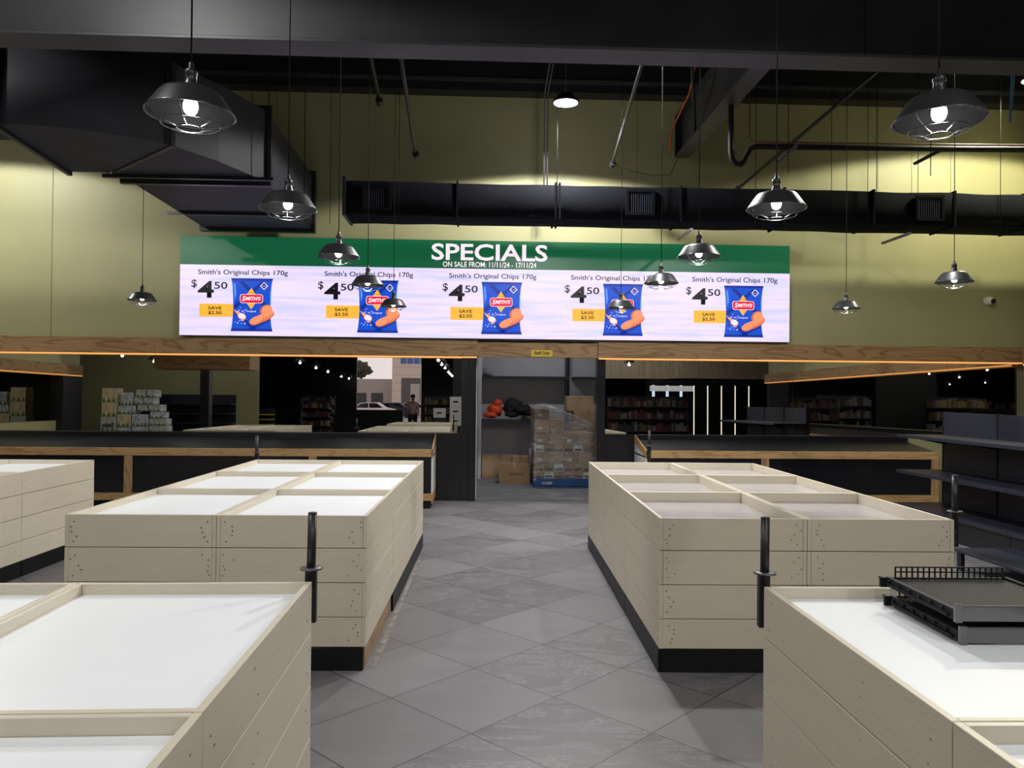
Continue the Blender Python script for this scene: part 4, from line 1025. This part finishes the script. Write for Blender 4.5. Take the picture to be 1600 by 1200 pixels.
# street beyond the opening
struct('ground', MB().box(-40, -80, -.2, 25, -14.2, -.02), mat('asphalt', (.22, .20, .20), .8, noise=.2), 'car park surface outside', 'ground')
def car(x, y, m, label):
    t = thing('car', label, 'car', (x, y, 0), 0)
    b = MB(); prof = [(-2.15, .30), (-2.2, .62), (-2.1, .82), (-1.55, .95), (-.95, 1.42), (.55, 1.47), (1.25, 1.02), (2.0, .86), (2.2, .6), (2.15, .30)]
    b.prism([(px_, pz_) for px_, pz_ in prof], -.85, .85, M=P_); bd = b.build('body', m, t, world=False)
    for (s_) in (-1, 1):
        MB().prism([(-1.42, .97), (-.90, 1.36), (-.25, 1.40), (-.25, .97)], s_ * .852, s_ * .856, M=P_).build('side_window', M['lens'], t, world=False)
        MB().prism([(-.18, .97), (-.18, 1.40), (.50, 1.39), (1.05, .99)], s_ * .852, s_ * .856, M=P_).build('side_window', M['lens'], t, world=False)
        for xx in (-1.35, 1.35): MB().tube([(xx, s_ * .70, .32), (xx, s_ * .88, .32)], .32, 18).build('wheel', M['black'], t, world=False)
    t.location.z = -.02
car(-9.6, -48, mat('white_car_paint', (.8, .76, .76), .2), 'white car parked outside, nearest the shopfront window')
car(-8.2, -53, mat('dark_car_paint', (.03, .03, .04), .2), 'dark car parked behind the white one')
car(-6.6, -57, mat('silver_car_paint', (.45, .43, .43), .25), 'silver car parked furthest right outside')
t = thing('building', 'cream building with shutter door and blue windows across the car park', 'building', (-7.2, -70, 0))
cb = mat('cream_render', (.62, .53, .46), .8)
b = MB()
for i in range(9): b.box(-10.3, -72, i * .95, -4.0, -70, i * .95 + .93)
b.build('wall', cb, t)
MB().box(-9.2, -70.05, 0, -6.9, -69.98, 4.4).build('shutter_door', mat('door_dark', (.10, .09, .09), .5), t); MB().box(-8.1, -69.97, .1, -7.0, -69.94, 3.7).build('roller_shutter', mat('shutter', (.42, .38, .36), .5), t)
for i in range(4): MB().box(-9.3 + i * .78, -70.04, 6.1, -8.62 + i * .78, -69.97, 7.2).build('window', mat('blue_glass', (.05, .12, .40), .2), t)
t = thing('building', 'low grey shop row left of the cream building outside', 'building', (-16, -72, 0))
MB().box(-24, -76, 0, -10.4, -72, 4.3).build('wall', mat('grey_render', (.38, .34, .32), .8), t)
for i in range(6): MB().box(-23 + i * 2, -72.05, .3, -21.6 + i * 2, -71.95, 2.6).build('shop_window', M['lens'], t)
t = thing('tree', 'dark round-crowned tree above the low shop row outside', 'tree', (-15.3, -79, 0))
MB().tube([(-15.3, -79, -.05), (-15.3, -79, 5)], .15, 8).build('trunk', M['timber'], t); MB().blob((-15.3, -79, 5.7), (1.15, 1.0, 1.0), 4, .5, 2.5).build('crown', mat('leaves', (.05, .05, .025), .8, noise=.4), t)

# the person standing by the street door, seen in the mirror
t = thing('person', 'person in a patterned pale shirt and dark trousers by the street door', 'person', (-2.68, -9.2, 0))
def skin_mesh(name, verts, edges, radii, m, parent, sub=1):
    me = bpy.data.meshes.new(name); me.from_pydata(verts, edges, []); o = bpy.data.objects.new(name, me); COL.objects.link(o)
    sk = o.modifiers.new('s', 'SKIN'); sk.use_smooth_shade = True
    for i, r_ in enumerate(radii): me.skin_vertices[0].data[i].radius = (r_, r_)
    me.skin_vertices[0].data[0].use_root = True
    if sub: ss = o.modifiers.new('u', 'SUBSURF'); ss.levels = sub; ss.render_levels = sub
    me.materials.append(m); o.parent = parent
    return o
V = [(0, 0, .95), (0, 0, 1.15), (0, 0, 1.38), (0, 0, 1.46), (0, .01, 1.53), (0, .02, 1.62), (0, .01, 1.71),
     (-.17, 0, 1.39), (-.23, .02, 1.12), (-.20, .12, .92), (-.19, .17, .86), (.17, 0, 1.39), (.23, .02, 1.12), (.20, .12, .92), (.19, .17, .86),
     (-.10, 0, .88), (-.11, .02, .48), (-.12, 0, .08), (-.12, .14, .03), (.10, 0, .88), (.11, .02, .48), (.12, 0, .08), (.12, .14, .03)]
Ed = [(0, 1), (1, 2), (2, 3), (3, 4), (4, 5), (5, 6), (2, 7), (7, 8), (8, 9), (9, 10), (2, 11), (11, 12), (12, 13), (13, 14), (0, 15), (15, 16), (16, 17), (17, 18), (0, 19), (19, 20), (20, 21), (21, 22)]
Rd = [.14, .13, .15, .07, .055, .095, .07, .06, .042, .032, .035, .06, .042, .032, .035, .09, .062, .045, .04, .09, .062, .045, .04]
skin_mesh('body', V, Ed, Rd, M['skin'], t)
skin_mesh('shirt', [(0, 0, .90), (0, 0, 1.15), (0, 0, 1.37), (-.175, 0, 1.39), (-.225, .02, 1.16), (.175, 0, 1.39), (.225, .02, 1.16)], [(0, 1), (1, 2), (2, 3), (3, 4), (2, 5), (5, 6)], [.165, .155, .165, .078, .062, .078, .062], M['shirt'], t)
skin_mesh('trousers', [(0, 0, .93), (-.10, 0, .86), (-.11, .02, .48), (-.12, 0, .08), (.10, 0, .86), (.11, .02, .48), (.12, 0, .08)], [(0, 1), (1, 2), (2, 3), (0, 4), (4, 5), (5, 6)], [.155, .105, .080, .065, .105, .080, .065], M['trouser'], t)
MB().blob((-2.68, -9.21, 1.69), (.095, .105, .085), 3, .1).build('hair', M['cloth'], t)
